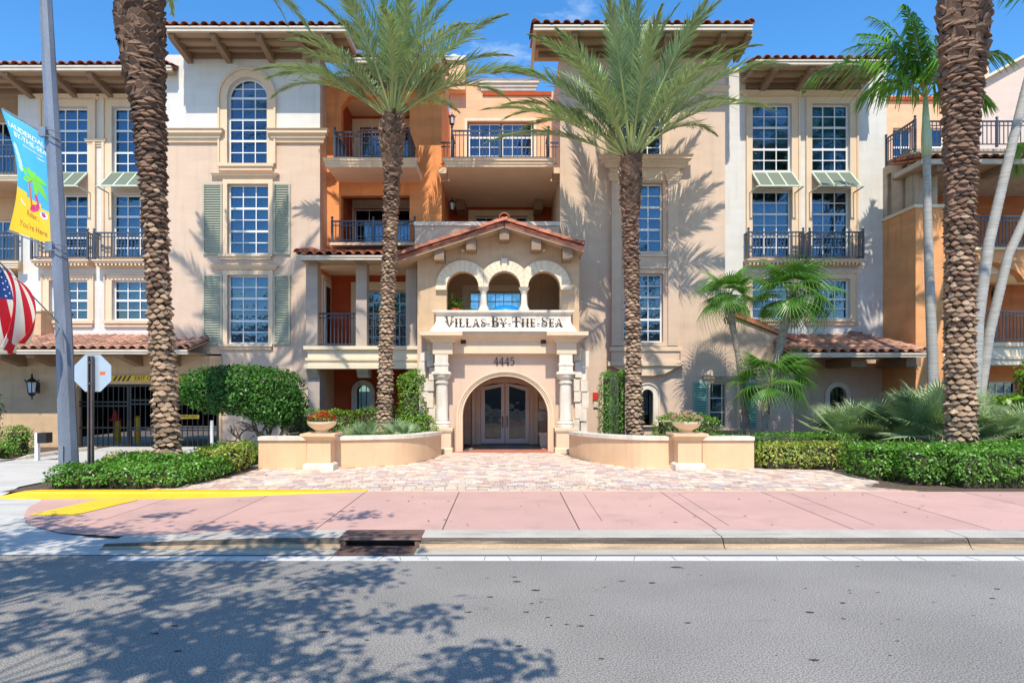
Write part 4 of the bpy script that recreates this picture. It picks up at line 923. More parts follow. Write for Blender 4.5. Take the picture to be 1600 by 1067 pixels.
sheet('ground', [(-250, -120, -.5), (250, -120, -.5), (250, 400, -.5), (-250, 400, -.5)], soil)
sheet('planting_soil', [(-9.1, 12.3, .118), (90, 12.3, .118), (90, 60, .118), (-9.1, 60, .118)], soil); sheet('planting_soil', [(-90, 16.6, .124), (-12.75, 16.6, .124), (-12.45, 22, .124), (-90, 22, .124)], soil)
# white edge line (painted) and the tar joint behind it
MB().box(-4.6, 60, 7.88, 8.07, .0, .004).build('road_edge_line', line_m, road); 
ln = MB()
xx = -4.4
while xx < 12:                         # hairline cracks across the painted line
    xx += random.uniform(.25, .8); dx = random.uniform(-.05, .05); ln.bar((xx, 7.885, .0045), (xx+dx, 8.065, .0045), .006, .003)
ln.build('paint_crack', dark_joint, road, kind='stuff')
MB().box(-60, 60, 8.135, 8.15, -.002, .0035).build('tar_joint', dark_joint, road)
# patches of tar and grit on the carriageway
tp = MB()
for i in range(110):
    cx = random.uniform(-3, 9); cy = random.uniform(5, 7.7); r = abs(random.gauss(.004, .010))+.003
    n = 7; tp.add([(cx+r*random.uniform(.6,1.7)*1.6*math.cos(2*math.pi*k/n), cy+r*random.uniform(.5,1.3)*math.sin(2*math.pi*k/n), .004) for k in range(n)], [tuple(range(n))])
tp.build('tar_spot', dark_joint, road, kind='stuff')
# gutter and kerb, to the left it drops away into the driveway crossing
gut = sheet('gutter', [(-4.6, 8.154, .004), (60, 8.154, .004), (60, 8.50, -.012+.02), (-4.6, 8.50, .008)], conc)
sheet('driveway_apron', [(-60, 8.154, .003), (-4.6, 8.154, .003), (-4.6, 9.2, .014), (-5.3, 9.3, .014), (-6.2, 9.9, .014), (-7.1, 10.9, .014), (-7.6, 11.6, .014), (-7.9, 12.24, .014), (-9.2, 12.24, .03), (-60, 12.24, .03)], drive_m); sheet('driveway_apron', [(-60, 12.24, .03), (-9.05, 12.24, .03), (-9.2, 12.9, .122), (-60, 12.9, .122)], drive_m)
def szp(x): 
    t = max(0, min(1, (x+6.3)/3.9)); t = t*t*(3-2*t); return .024 + .108*t
sheet('driveway', [(-60, 12.9, .122), (-9.2, 12.9, .122), (-9.2, 14.2, .122), (-8.6, 15.2, .122), (-7.2, 15.9, .122), (-5.9, 16.1, .122), (-5.9, 21.6, .122), (-60, 21.6, .122)], drive_m)
# kerb: rounded section swept along x; height grows from the crossing to full
def kerb(x0, x1, h0, h1, n=12, name='kerb'):
    b = MB(); prof = [(8.36, 0, -.003), (8.44, .10, 0), (8.475, .42, 0), (8.50, .80, 0), (8.53, .95, 0), (8.57, 1.0, 0), (8.72, 1.0, .002), (8.95, 1.0, .004)]
    vs_ = []; fs = []; mi = []
    for i in range(n+1):
        t = i/n; x = x0+(x1-x0)*t; hh = szp(x)
        vs_ += [(x, y, .006+(hh-.006)*s_+e) for y, s_, e in prof]
    k = len(prof)
    for i in range(n):
        for j in range(k-1): fs.append((i*k+j, (i+1)*k+j, (i+1)*k+j+1, i*k+j+1)); mi.append(1 if j < 2 else (2 if j < 4 else 0))
    n0 = len(b.f); b.add(vs_, fs); b.mi = mi
    return b.build(name, [kerb_m, kerbf_m, kerbd_m], None, kind='structure')
DX0, DX1 = X(533, 8.5), X(656, 8.5)
kerb(-5.0, DX0, .02, .13, 16); 
for a, b_ in ((DX1, 2.70), (2.712, 5.75), (5.762, 8.8), (8.812, 60)): kerb(a, b_, .13, .13, 2)
# pink pavement slabs, dipping to the left
left_edge = [(8.9, -4.0), (8.97, -5.3), (9.3, -6.1), (9.6, -6.55), (10.0, -7.05), (10.5, -7.42), (11.2, -7.85), (11.9, -8.12), (12.24, -8.3)]
LE = left_edge
sw = MB()
for i in range(40):
    xa_, xb_ = -8.0+(5.6*i/40), -8.0+(5.6*(i+1)/40); ylo = lambda x: np.interp(-x, [-l[1] for l in LE], [l[0] for l in LE]) 
    sw.add([(xa_, ylo(xa_)+.02, szp(xa_)-.008), (xb_, ylo(xb_)+.02, szp(xb_)-.008), (xb_, 12.3, szp(xb_)-.008), (xa_, 12.3, szp(xa_)-.008)], [(0,1,2,3)])
sw.add([(-2.4, 8.94, .124), (60, 8.94, .124), (60, 12.3, .124), (-2.4, 12.3, .124)], [(0,1,2,3)])
pav = sw.build('pavement', dark_joint, None, kind='structure')
jx = [-8.3, -6.0, -4.2, -2.50] + [-.83 + 1.80*i for i in range(0, 26)]
def ledge(y):
    for i in range(len(left_edge)-1):
        if left_edge[i][0] <= y <= left_edge[i+1][0]:
            t = (y-left_edge[i][0])/(left_edge[i+1][0]-left_edge[i][0]); return left_edge[i][1]*(1-t)+left_edge[i+1][1]*t
    return left_edge[-1][1]
for i in range(len(jx)-1):
    a, b_ = jx[i]+.007, jx[i+1]-.007; y0 = 8.96; y1 = 12.235; vs_ = []; fs = []; n = 6
    if i < 3:
        rows = 10
        for r in range(rows+1):
            y = y0+(y1-y0)*r/rows
            for c in range(n+1):
                x = a+(b_-a)*c/n; x = max(x, ledge(y)+.01); x = min(x, max(b_, ledge(y)+.01)); vs_.append((x, y, szp(x)))
        for r in range(rows):
            for c in range(n): q = r*(n+1)+c; fs.append((q, q+1, q+n+2, q+n+1))
    else:
        for y in (y0, y1):
            for c in range(n+1): x = a+(b_-a)*c/n; vs_.append((x, y, szp(x)))
        for c in range(n): fs.append((c, c+1, c+n+2, c+n+1))
    MB().add(vs_, fs).build('slab', pink, pav)
sc2 = MB()
for xx in (1.35, 3.02, 5.0): sc2.bar((xx, 9.2+random.uniform(0,.4), .1335), (xx+.02, 12.0, .1335), .008, .002)
for i in range(22):
    cx = random.uniform(-6, 9); cy = random.uniform(9.2, 12); r = random.uniform(.012, .03); n = 6
    sc2.add([(cx+r*random.uniform(.6,1.5)*math.cos(2*math.pi*k/n), cy+r*random.uniform(.5,1.2)*math.sin(2*math.pi*k/n), szp(cx)+.004) for k in range(n)], [tuple(range(n))])
sc2.build('gum_spot', mat('gum', (.12,.09,.08), rough=.9), pav, kind='stuff')
# yellow tactile mat with its domes
tm = [(X(49,10.6), 10.55), (X(121,10.6), 10.55), (X(213,11.9), 11.95), (X(150,11.9), 11.95)]
tb = MB().add([(x, y, szp(x)+.004) for x, y in tm]+[(x, y, szp(x)+.012) for x, y in tm], [(4,5,6,7),(0,1,5,4),(1,2,6,5),(2,3,7,6),(3,0,4,7)])
tmat = tb.build('tactile_mat', mat_y, None); tag(tmat, 'yellow tactile warning mat set in the pink pavement ramp', 'tactile mat')
dm = MB()
for i in range(24):
    for j in range(12):
        s_, t_ = (i+.5)/24, (j+.5)/12
        a = Vector(tm[0]).lerp(Vector(tm[3]), s_); b_ = Vector(tm[1]).lerp(Vector(tm[2]), s_); p = a.lerp(b_, t_); z = szp(p.x)+.012
        dm.lathe([(.014, z), (.010, z+.006)], p.x, p.y, 5)
dm.build('dome', mat_y, tmat, kind='stuff')
# yellow painted kerb behind the ramp
yk_ = MB(); vs_ = []; fs = []; n = 24
xa, xb = -9.0, X(572, 12.25)
for i in range(n+1):
    x = xa+(xb-xa)*i/n; zb_ = szp(x)-.004 if x > -8.2 else .02; zt_ = .142; d_ = 0
    if i == 0: zt_ = .06
    if i == 1: zt_ = .125
    y0 = 12.236 - .10*(1 if x < -3.2 else max(0, (xb-x)/(xb+3.2)))
    vs_ += [(x, y0-.03, zb_), (x, y0-.012, zt_-.03), (x, y0+.02, zt_), (x, 12.42, zt_)]
for i in range(n):
    for j in range(3): fs.append((i*4+j, (i+1)*4+j, (i+1)*4+j+1, i*4+j+1))
yk_.add(vs_, fs); ykk = yk_.build('kerb', yellow_m, None, kind='structure')
# ---- storm drain
dr = thing('storm_drain', 'brown cast iron kerb inlet with a slotted grate in the gutter', 'storm drain', ((DX0+DX1)/2, 8.5, 0))
b = MB(); b.prism([(DX0, .012), (DX1, .012), (DX1, .119), (DX0, .119)], [[(DX0+.06, .02), (DX1-.06, .02), (DX1-.06, .098), (DX0+.06, .098)]], 8.475, 8.62); b.build('inlet_frame', iron_m, dr)
h = MB(); pr = [(8.465, .100), (8.455, .112), (8.465, .128), (8.50, .137), (8.92, .137), (8.92, .12), (8.52, .12), (8.476, .104)]
h.add([(DX0-.02, y, z) for y, z in pr]+[(DX1+.02, y, z) for y, z in pr], [tuple(range(8)), tuple(reversed(range(8,16)))]+[(i,i+8,(i+1)%8+8,(i+1)%8) for i in range(8)]); h.build('hood', iron_m, dr)
MB().box(DX0+.05, DX1-.05, 8.621, 8.65, .0, .14).build('inlet_back', black_m, dr)
gx0, gx1 = DX0+.0, DX1-.03
MB().box(gx0, gx1, 8.13, 8.47, .001, .010).build('pit', black_m, dr)
gf = MB()
for a, b_ in ((gx0, gx0+.03), (gx1-.03, gx1)): gf.box(a, b_, 8.13, 8.47, .0101, .022)
gf.box(gx0+.03, gx1-.03, 8.13, 8.155, .0101, .022); gf.box(gx0+.03, gx1-.03, 8.445, 8.47, .0101, .022)
gw = (gx1-gx0)/4
for i in range(1, 4): gf.box(gx0+gw*i-.02, gx0+gw*i+.02, 8.1551, 8.4449, .0101, .0222)
fr = gf.build('grate', iron_m, dr)
for i in range(4):
    for j in range(7):
        y = 8.175+j*.041; piece('grate_bar', iron_m, fr, gx0+gw*i+.021, gx0+gw*(i+1)-.021, y-.010, y+.010, .0102, .0128)
# ---- entrance court of clay pavers
court_poly = [(-6.6, 12.26), (-5.75, 13.9), (-5.72, 15.75), (-3.9, 15.75), (-2.9, 16.2), (-2.1, 17.2), (-1.9, 19.0), (-1.5, 20.0), (-1.1, 20.0), (-1.1, 22.5), (1.3, 22.5), (1.3, 20.0), (1.6, 20.0), (1.8, 18.6), (2.2, 17.2), (3.0, 16.1), (3.9, 15.75), (5.8, 15.75), (7.3, 15.5), (7.9, 14.2), (6.9, 12.9), (7.6, 12.26)]
cb = MB().add([(x, y, .124) for x, y in court_poly], [tuple(range(len(court_poly)))]).build('paved_court', mat('sand_joint', (.26, .21, .17), rough=1, var=.2), None, kind='structure')
def inpoly(x, y, poly=court_poly):
    c = False; n = len(poly)
    for i in range(n):
        x1, y1 = poly[i]; x2, y2 = poly[i-1]
        if (y1 > y) != (y2 > y) and x < (x2-x1)*(y-y1)/(y2-y1)+x1: c = not c
    return c
pc = [(.66,.53,.40), (.62,.46,.37), (.54,.36,.30), (.68,.60,.48), (.50,.40,.38), (.60,.50,.44), (.46,.33,.28), (.66,.50,.36)]
PM_ = [mat('clay_paver', c, rough=.9, var=.12, scale=4, rnd=.10, speck=.12, speckscale=120) for c in pc]
red_pav = mat('red_paver', (.42, .15, .10), rough=.85, var=.15, rnd=.12)
pv = []; y = 12.40
while y < 22.4:
    rd = random.choice((.155, .155, .23)); x = -6.7 + random.uniform(0, .2)
    while x < 8.0:
        wd = random.choice((.155, .155, .23, .23, .23)); pv.append((x+wd/2, y+rd/2, wd, rd)); x += wd
    y += rd
pv = [p for p in pv if inpoly(p[0]-p[2]/2, p[1]) and inpoly(p[0]+p[2]/2, p[1])]
def near(p): return p[1]*1.0 + abs(p[0])*.12
pv.sort(key=near)
PMESH = [MB().add([(-.5,-.5,-.5),(.5,-.5,-.5),(.5,.5,-.5),(-.5,.5,-.5),(-.47,-.47,.5),(.47,-.47,.5),(.47,.47,.5),(-.47,.47,.5)], [(4,5,6,7),(0,1,5,4),(1,2,6,5),(2,3,7,6),(3,0,4,7)]).mesh('paver', m) for m in PM_]
far = MB(); jrd = random.Random(5)
for i, (x, y, wd, rd) in enumerate(pv):
    k = jrd.randrange(len(PM_)); dz = jrd.uniform(-.0015, .0015)
    if i < 300: put('paver', PMESH[k], cb, Matrix.Translation((x, y, .124+dz)) @ Matrix.Rotation(jrd.uniform(-.006,.006),4,'Z') @ Matrix.Diagonal((wd-.009, rd-.009, .012, 1)))
    else:
        far.cur = k if y < 19.6 else len(PM_); far.box(x-wd/2+.004, x+wd/2-.004, y-rd/2+.004, y+rd/2-.004, .1, .13+dz)
far.build('paver', PM_+[red_pav], cb, kind='stuff')
bm_ = MB()                                # peach mortar margin along the pavement and the walls
bm_.box(-6.5, 7.4, 12.265, 12.37, .12, .133); bm_.bar((-6.55, 12.36, .127), (-5.72, 13.95, .127), .14, .014); bm_.build('court_margin', peach_mortar, cb)
MB().box(-1.0, 1.1, 20.6, 22.3, .1325, .142).build('doormat', black_m, None); tag(bpy.data.objects['doormat'], 'dark doormat lying in front of the entrance doors', 'doormat')
bn = thing('bench', 'small cream bench inside the entrance at the right of the doors', 'bench', (X(848,21.8), 21.8, G))
MB().box(X(841,21.8), X(858,21.8), 21.3, 22.1, .50, .58).build('seat', cream_m, bn)
for yy in (21.35, 21.95): MB().box(X(843,21.8), X(857,21.8), yy, yy+.12, G+.003, .499).build('leg', cream_m, bn)
# ---- low garden walls with coping, curved towards the door
def curve_wall(name, pts, label):
    pts = [Vector(p) for p in pts]
    # smooth
    P2 = []
    for i in range(len(pts)-1):
        p0 = pts[max(i-1,0)]; p1 = pts[i]; p2 = pts[i+1]; p3 = pts[min(i+2,len(pts)-1)]
        for k in range(5):
            t = k/5; P2.append(.5*((2*p1)+(-p0+p2)*t+(2*p0-5*p1+4*p2-p3)*t*t+(-p0+3*p1-3*p2+p3)*t**3))
    P2.append(pts[-1]); t_ = thing(name, label, 'garden wall', (pts[0].x, pts[0].y, G))
    tot = len(P2)
    def sweep(off0, off1, zf0, zf1, m, nm):
        b = MB(); vs_ = []; fs = []
        for i, p in enumerate(P2):
            d_ = (P2[min(i+1,tot-1)]-P2[max(i-1,0)]).normalized(); n = Vector((-d_.y, d_.x)) * (1 if pts[-1].x > pts[0].x else -1)
            top = .78 - .10*max(0, (p.y-15.8)/4)
            a = p + n*off0; c = p + n*off1; z0, z1 = zf0(top), zf1(top)
            vs_ += [(a.x, a.y, z0), (c.x, c.y, z0), (c.x, c.y, z1), (a.x, a.y, z1)]
        for i in range(tot-1):
            for k in range(4): fs.append((i*4+k, i*4+(k+1)%4, i*4+4+(k+1)%4, i*4+4+k))
        fs += [(3,2,1,0), tuple((tot-1)*4+k for k in range(4))]
        return b.add(vs_, fs).build(nm, m, t_)
    sweep(0, .28, lambda t: G, lambda t: t-.001, mat_wall, 'wall_body'); sweep(-.05, .33, lambda t: t, lambda t: t+.085, stone_m, 'coping')
    return t_
mat_wall = mat('sand_stucco', (.74, .49, .29), rough=.9, var=.06, streak=.08, bump=.2, bscale=60)
WL = [(-5.69, 15.72), (-4.8, 15.72), (-3.97, 15.74), (-3.29, 15.98), (-2.50, 16.5), (-2.02, 17.5), (-1.78, 18.9)]
WR = [(5.72, 15.72), (4.8, 15.72), (3.9, 15.72), (3.14, 15.86), (2.49, 16.6), (2.0, 17.7), (1.76, 18.9)]
curve_wall('garden_wall', WL, 'low sand coloured curved wall with pale coping left of the entrance')
curve_wall('garden_wall', WR, 'low sand coloured curved wall with pale coping right of the entrance')
flower_red = mat('red_petals', (.70, .03, .02), rough=.6, island=.35, trans=.2); flower_white = mat('white_pink_petals', (.78, .52, .48), rough=.6, island=.35, trans=.2)
gutter_stain = None
bowl_m = mat('cream_bowl', (.78, .62, .42), rough=.7, var=.06, streak=.1)
def rand_leaves(c, n, rad, size, m, name, aspect=.5, upb=.4, shape=None, kind=None, parent=None):
    pass
LEAF_F = np.array([[0,1,2,3]])
def leaf_cloud(pos, nrm, size, aspect=.45, seed=0):
    """folded diamond leaves: pos (n,3), preferred normals; returns verts for two triangles per leaf (as quads base-side-tip-side)"""
    g = np.random.default_rng(seed); n = len(pos); nrm = nrm / (np.linalg.norm(nrm, axis=1, keepdims=True)+1e-9)
    rnd = g.normal(size=(n, 3)); nn = nrm + .55*rnd; nn /= np.linalg.norm(nn, axis=1, keepdims=True)+1e-9
    t = g.normal(size=(n, 3)) + nrm*.3; t -= nn*(t*nn).sum(1, keepdims=True); t /= np.linalg.norm(t, axis=1, keepdims=True)+1e-9
    s = np.cross(nn, t); L = size*g.uniform(.65, 1.25, (n, 1)); W = L*aspect
    base = pos; tip = pos + t*L - nn*L*.12; a = pos + t*L*.45 + s*W/2 + nn*L*.10; b = pos + t*L*.45 - s*W/2 + nn*L*.10
    return np.stack([base, a, tip, b], 1).reshape(-1, 3)
def urn(x, name, label, petals, spread):
    t = thing(name, label, 'planter', (x, 15.6, G)); y = 15.6
    MB().lathe([(.33, G), (.34, G+.02), (.34, G+.13), (.31, G+.16), (.30, G+.165)], x, y, 4).build('base_stone', stone_m, t)
    MB().lathe([(.265, G+.166), (.265, .80), (.29, .81), (.30, .83), (.34, .88), (.38, .90), (.39, .905), (.39, .96)], x, y, 4).build('pedestal', mat_wall, t)
    MB().lathe([(.16, .961), (.17, .985), (.12, 1.0), (.11, 1.01), (.17, 1.04), (.25, 1.09), (.31, 1.15), (.33, 1.2), (.335, 1.215), (.31, 1.22), (.29, 1.19), (.1, 1.17)], x, y, 28).build('bowl', bowl_m, t, smooth=True)
    g = np.random.default_rng(int(abs(x)*100)); n = 420
    th = g.uniform(0, 2*np.pi, n); r = spread*np.sqrt(g.uniform(0, 1, n)); z = 1.2 + .22*np.sqrt(np.maximum(0, 1-(r/spread)**2))*g.uniform(.5, 1.1, n)
    pos = np.stack([x+r*np.cos(th), y+r*np.sin(th), z], 1); nr = pos-np.array([x, y, 1.05])
    put('foliage', quads_mesh('foliage', leaf_cloud(pos[:220]*1.0, nr[:220], .07, .6, 1), leaf_green, 4), t, kind='stuff')
    P5 = []
    for p in pos[220:]:
        for k in range(5):
            a = 2*np.pi*k/5+g.uniform(0,1); d1 = np.array([np.cos(a), np.sin(a), .3]); d2 = np.array([np.cos(a+.9), np.sin(a+.9), .3]); q = p+np.array([0,0,.03]); s_ = .030
            P5 += [q, q+d1*s_, q+(d1+d2)*s_*.75, q+d2*s_]
    put('blossom', quads_mesh('blossom', np.array(P5), petals, 4), t, kind='stuff'); return t
leaf_green = mat('shrub_leaf', (.12, .28, .035), rough=.38, island=.55, trans=.25, spec=.4, scale=3.5, var=.4)
leaf_lime = mat('lime_leaf', (.17, .32, .035), rough=.4, island=.4, trans=.25, scale=1.5, var=.25)
leaf_yellow = mat('variegated_leaf', (.50, .50, .09), rough=.45, island=.45, trans=.22, col2=(.20, .32, .05), scale=6)
leaf_dark = mat('ficus_leaf', (.06, .17, .022), rough=.42, island=.5, trans=.2, spec=.4)
fan_green = mat('fan_palm_leaf', (.11, .25, .04), rough=.35, island=.25, trans=.28)
silver = mat('silver_palmetto', (.30, .40, .20), rough=.45, island=.25, trans=.15)
date_leaf = mat('date_palm_leaf', (.27, .36, .19), rough=.4, island=.3, trans=.22, scale=.5, var=.2)
bark = mat('grey_bark', (.20, .16, .12), rough=.95, var=.3, scale=10, bump=.5, bscale=30)
twig_shade = mat('twig_shade', (.055, .05, .025), rough=1, var=.3, scale=8)  # dark brown stands in for the shade deep inside the hedges
urn(X(503,15.6), 'flower_urn', 'cream bowl of red flowers on the wall pedestal left of the entrance', flower_red, .30)
urn(X(1073,15.6), 'flower_urn', 'cream bowl of white and pink flowers on the wall pedestal right of the entrance', flower_white, .36)

# ================================================================= street furniture on the left
steel = mat('galvanised_steel', (.24, .27, .33), rough=.45, var=.2, scale=5, metal=.3, streak=.2, stretch=(1,1,.3), speck=.15, speckscale=60)
concp = mat('pole_paint', (.17, .20, .26), rough=.5, var=.2, scale=3, stretch=(1,1,.3), speck=.2, speckscale=70)
LP = thing('light_pole', 'tall tapering grey octagonal street light pole with banner brackets', 'street light pole', (X(108,13.6), 13.6, G))
yp_ = 13.6; pb, pt = P(109, 748, yp_), P(69, -40, yp_); pb.z = G
mid = P(99.5, 505, yp_); mid2 = P(83, 215, yp_)
b = MB().tube([pb, pb.lerp(mid, .5), mid, mid.lerp(mid2, .5), mid2, pt], [.180, .165, .150, .140, .132, .112], 8); b.build('pole', concp, LP)
MB().lathe([(.22, G), (.22, G+.05), (.20, G+.06)], pb.x, pb.y, 8).build('base_plate', steel, LP)
bn0, bn1 = P(3, 170, 13.35), P(76, 212, 13.6); bb0, bb1 = P(12, 361, 13.35), P(86, 388, 13.6)
for a, c in ((bn0, bn1), (bb0, bb1)):
    br = MB(); br.tube([c, a], .016, 6); br.box(c.x-.06, c.x+.08, c.y-.22, c.y-.12, c.z-.09, c.z+.09)
    for dz in (-.06, .07): br.tube([(c.x-.04, c.y-.19, c.z+dz), (c.x+.18, c.y-.2, c.z+dz-.03), (c.x+.27, c.y-.06, c.z+dz-.04)], .012, 6)
    br.build('banner_bracket', steel, LP)
# access cover near the foot
MB().box(pb.x-.09, pb.x+.0, yp_-.21, yp_-.18, .45, .85).build('access_cover', steel, LP)
fb = P(92, 505, 13.4); fe = P(-12, 398, 12.2)
# stop sign seen from behind
SS = thing('stop_sign', 'back of an octagonal metal stop sign on a dark post behind the hedge', 'stop sign', (X(145,13.2), 13.2, G))
cx, cz, R8 = X(145,13.2), Z(583,13.2), .385
oc = [(cx+R8*math.cos(math.pi/8+k*math.pi/4), cz+R8*math.sin(math.pi/8+k*math.pi/4)) for k in range(8)]
alu = mat('sign_back_aluminium', (.50, .60, .70), rough=.35, var=.06, metal=.35)
MB().prism(oc, [], 13.2, 13.204).build('sign_plate', alu, SS)
MB().prism([(cx+(a-cx)*.98, cz+(c-cz)*.98) for a, c in oc], [], 13.2041, 13.207).build('sign_face', mat('stop_red', (.6,.02,.02), rough=.4), SS)
post = mat('rusty_post', (.10, .085, .085), rough=.6, var=.2, scale=6)
pm_ = MB(); pm_.box(cx-.045, cx+.045, 13.16, 13.175, G, cz+.33); pm_.box(cx-.045, cx-.025, 13.1, 13.159, G, cz+.33); pm_.box(cx+.025, cx+.045, 13.1, 13.159, G, cz+.33); pm_.build('post', post, SS)
MB().box(cx+.14, cx+.24, 13.196, 13.199, cz-.03, cz+.03).build('sticker', mat('orange_sticker', (.75,.14,.02), rough=.5), SS)
for zz in (cz-.2, cz+.2): MB().box(cx-.012, cx+.012, 13.09, 13.16, zz-.012, zz+.012).build('bolt', steel, SS)

# ---- flat print: text and figures laid on curved cloth
def text_mesh(s, size, spacing=1.0, bold=0.0):
    cu = bpy.data.curves.new('t', 'FONT'); cu.body = s; cu.size = size; cu.align_x = 'CENTER'; cu.align_y = 'CENTER'; cu.space_character = spacing; cu.offset = bold
    o = bpy.data.objects.new('t', cu); COL.objects.link(o)
    dg = bpy.context.evaluated_depsgraph_get(); me = bpy.data.meshes.new_from_object(o.evaluated_get(dg)); vs_ = [v.co.copy() for v in me.vertices]; fs = [tuple(p.vertices) for p in me.polygons]
    bpy.data.objects.remove(o); bpy.data.curves.remove(cu); bpy.data.meshes.remove(me); return vs_, fs
def flat(name, parent, f, vs_, fs, m, lift=.004, tilt=0, off=(0, 0)):
    c, s_ = math.cos(tilt), math.sin(tilt)
    return MB().add([f(off[0]+v[0]*c-v[1]*s_, off[1]+v[0]*s_+v[1]*c, lift) for v in vs_], fs).build(name, m, parent)
BN = thing('street_banner', 'blue and yellow cloth banner with a palm tree and flamingo hanging from the light pole', 'banner', tuple(bn1))
c00, c10, c01, c11 = P(14, 359, 13.36), P(81, 383, 13.55), P(4, 172, 13.36), P(74, 215, 13.55)
def bf(s, t, lift=0):
    """s 0..1 across, t 0..1 up (aspect .42 : 1)"""
    p = c00.lerp(c10, s).lerp(c01.lerp(c11, s), t)
    p = p + Vector((.20*math.sin(math.pi*t)*(1-s)**1.5, 0, 0))
    p.y += .035*math.sin(5*s+4*t) - lift; return tuple(p)
nb = 14; mb_ = 30
blue_c = mat('banner_blue', (.05, .42, .68), rough=.6, var=.05); blue2 = mat('banner_teal', (.03, .38, .50), rough=.6, var=.05); yel_c = mat('banner_yellow', (.88, .56, .02), rough=.6, var=.04)
B3 = MB(); vs_ = [bf(i/nb, j/mb_) for j in range(mb_+1) for i in range(nb+1)]
fs = []; B3.add(vs_, [])
for j in range(mb_):
    for i in range(nb):
        q = j*(nb+1)+i; t = (j+.5)/mb_; s_ = (i+.5)/nb
        B3.f.append((q, q+1, q+nb+2, q+nb+1)); B3.mi.append(0 if t > .36-.08*s_+.02 else 1)
cl = B3.build('cloth', [blue_c, yel_c], BN)
sol = cl.modifiers.new('thickness', 'SOLIDIFY'); sol.thickness = .004; sol.offset = 1
W_ = mat('print_white', (.82,.84,.84), rough=.6); R_ = mat('print_brown', (.42,.10,.02), rough=.6); Gn = mat('print_green', (.16,.60,.04), rough=.6); Mg = mat('print_magenta', (.62,.03,.17), rough=.6); Or = mat('print_orange', (.62,.13,.04), rough=.6)
def poly(name, pts, m, lift=.006):
    t_ = tessellate_polygon([[Vector((a, b_, 0)) for a, b_ in pts]]); MB().add([bf(a, b_, lift) for a, b_ in pts], [tuple(t) for t in t_]).build(name, m, cl)
def tx(s, size, cx_, cy_, m, tilt=0, sp=1.0, bold=0, asp=2.3):
    v, f_ = text_mesh(s, size, sp, bold)
    c, s__ = math.cos(tilt), math.sin(tilt)
    MB().add([bf(cx_+(a.x*c-a.y*s__)*asp, cy_+(a.x*s__+a.y*c), .007) for a in v], f_).build('lettering', m, cl)
tx('LAUDERDALE', .062, .52, .900, W_, bold=.0008, asp=2.35); tx('BY-THE-SEA', .062, .56, .835, W_, bold=.0008, asp=2.35); tx('discoverlbts.com', .030, .62, .785, W_, asp=2.3)
tx('Relax...', .072, .56, .195, R_, tilt=-.03, asp=1.9); tx("You're Here", .075, .56, .085, R_, tilt=-.02, asp=2.0)
tr = [(.50,.27),(.47,.36),(.44,.43),(.46,.50),(.55,.54),(.62,.52),(.60,.49),(.53,.50),(.50,.46),(.52,.38),(.56,.27)]
poly('palm_trunk_print', tr, Or)
for ang, ln_ in ((2.5, .42), (1.9, .34), (1.25, .30), (.35, .40), (-.5, .42), (-1.2, .26), (3.1, .34)):
    c0_ = Vector((.58, .52)); d_ = Vector((math.cos(ang), math.sin(ang)*.42)); n_ = Vector((-math.sin(ang), math.cos(ang)*.42)); pts = []
    for k in range(7): t = k/6; p = c0_+d_*ln_*t+n_*.11*math.sin(math.pi*t)*1.0+Vector((0, -.05*t*t)); pts.append(tuple(p))
    for k in range(5, 0, -1): t = k/6; p = c0_+d_*ln_*t-n_*.04*math.sin(math.pi*t)+Vector((0, -.05*t*t)); pts.append(tuple(p))
    poly('palm_leaf_print', pts, Gn, .008+.001*ln_)
poly('flamingo_print', [(.46,.245),(.52,.285),(.60,.30),(.66,.305),(.70,.33),(.64,.36),(.62,.385),(.66,.405),(.70,.39),(.72,.37),(.74,.33),(.76,.30),(.72,.265),(.66,.25),(.58,.235),(.50,.232)], Mg, .0095)
for cc, m_, rr_ in (((.86,.245), W_, 1.0), ((.86,.245), Mg, .55)):
    poly('ball_print', [(cc[0]+.095*rr_*math.cos(a), cc[1]+.034*rr_*math.sin(a)) for a in [2*math.pi*k/12 for k in range(12)]], m_, .0095+.001*(1-rr_))
poly('ball_print', [(.78,.25),(.80,.265),(.84,.275),(.88,.275),(.90,.265),(.84,.262)], blue_c, .011)
poly('shell_print', [(.14,.285),(.20,.262),(.28,.25),(.33,.25),(.27,.262),(.20,.278),(.16,.295)], W_)
for a_ in range(4):
    yy = .72-.05*a_; poly('cloud_print', [(.04+.02*a_,yy),(.10+.03*a_,yy+.035),(.17+.035*a_,yy+.02),(.20+.035*a_,yy-.02),(.13+.03*a_,yy-.045),(.06+.02*a_,yy-.03)], mat('print_pale', (.45,.70,.78), rough=.6) if a_ == 0 else MATS['print_pale'])
poly('shell_print', [(.68,.755),(.75,.742),(.85,.745),(.92,.76),(.85,.75),(.75,.75)], W_)
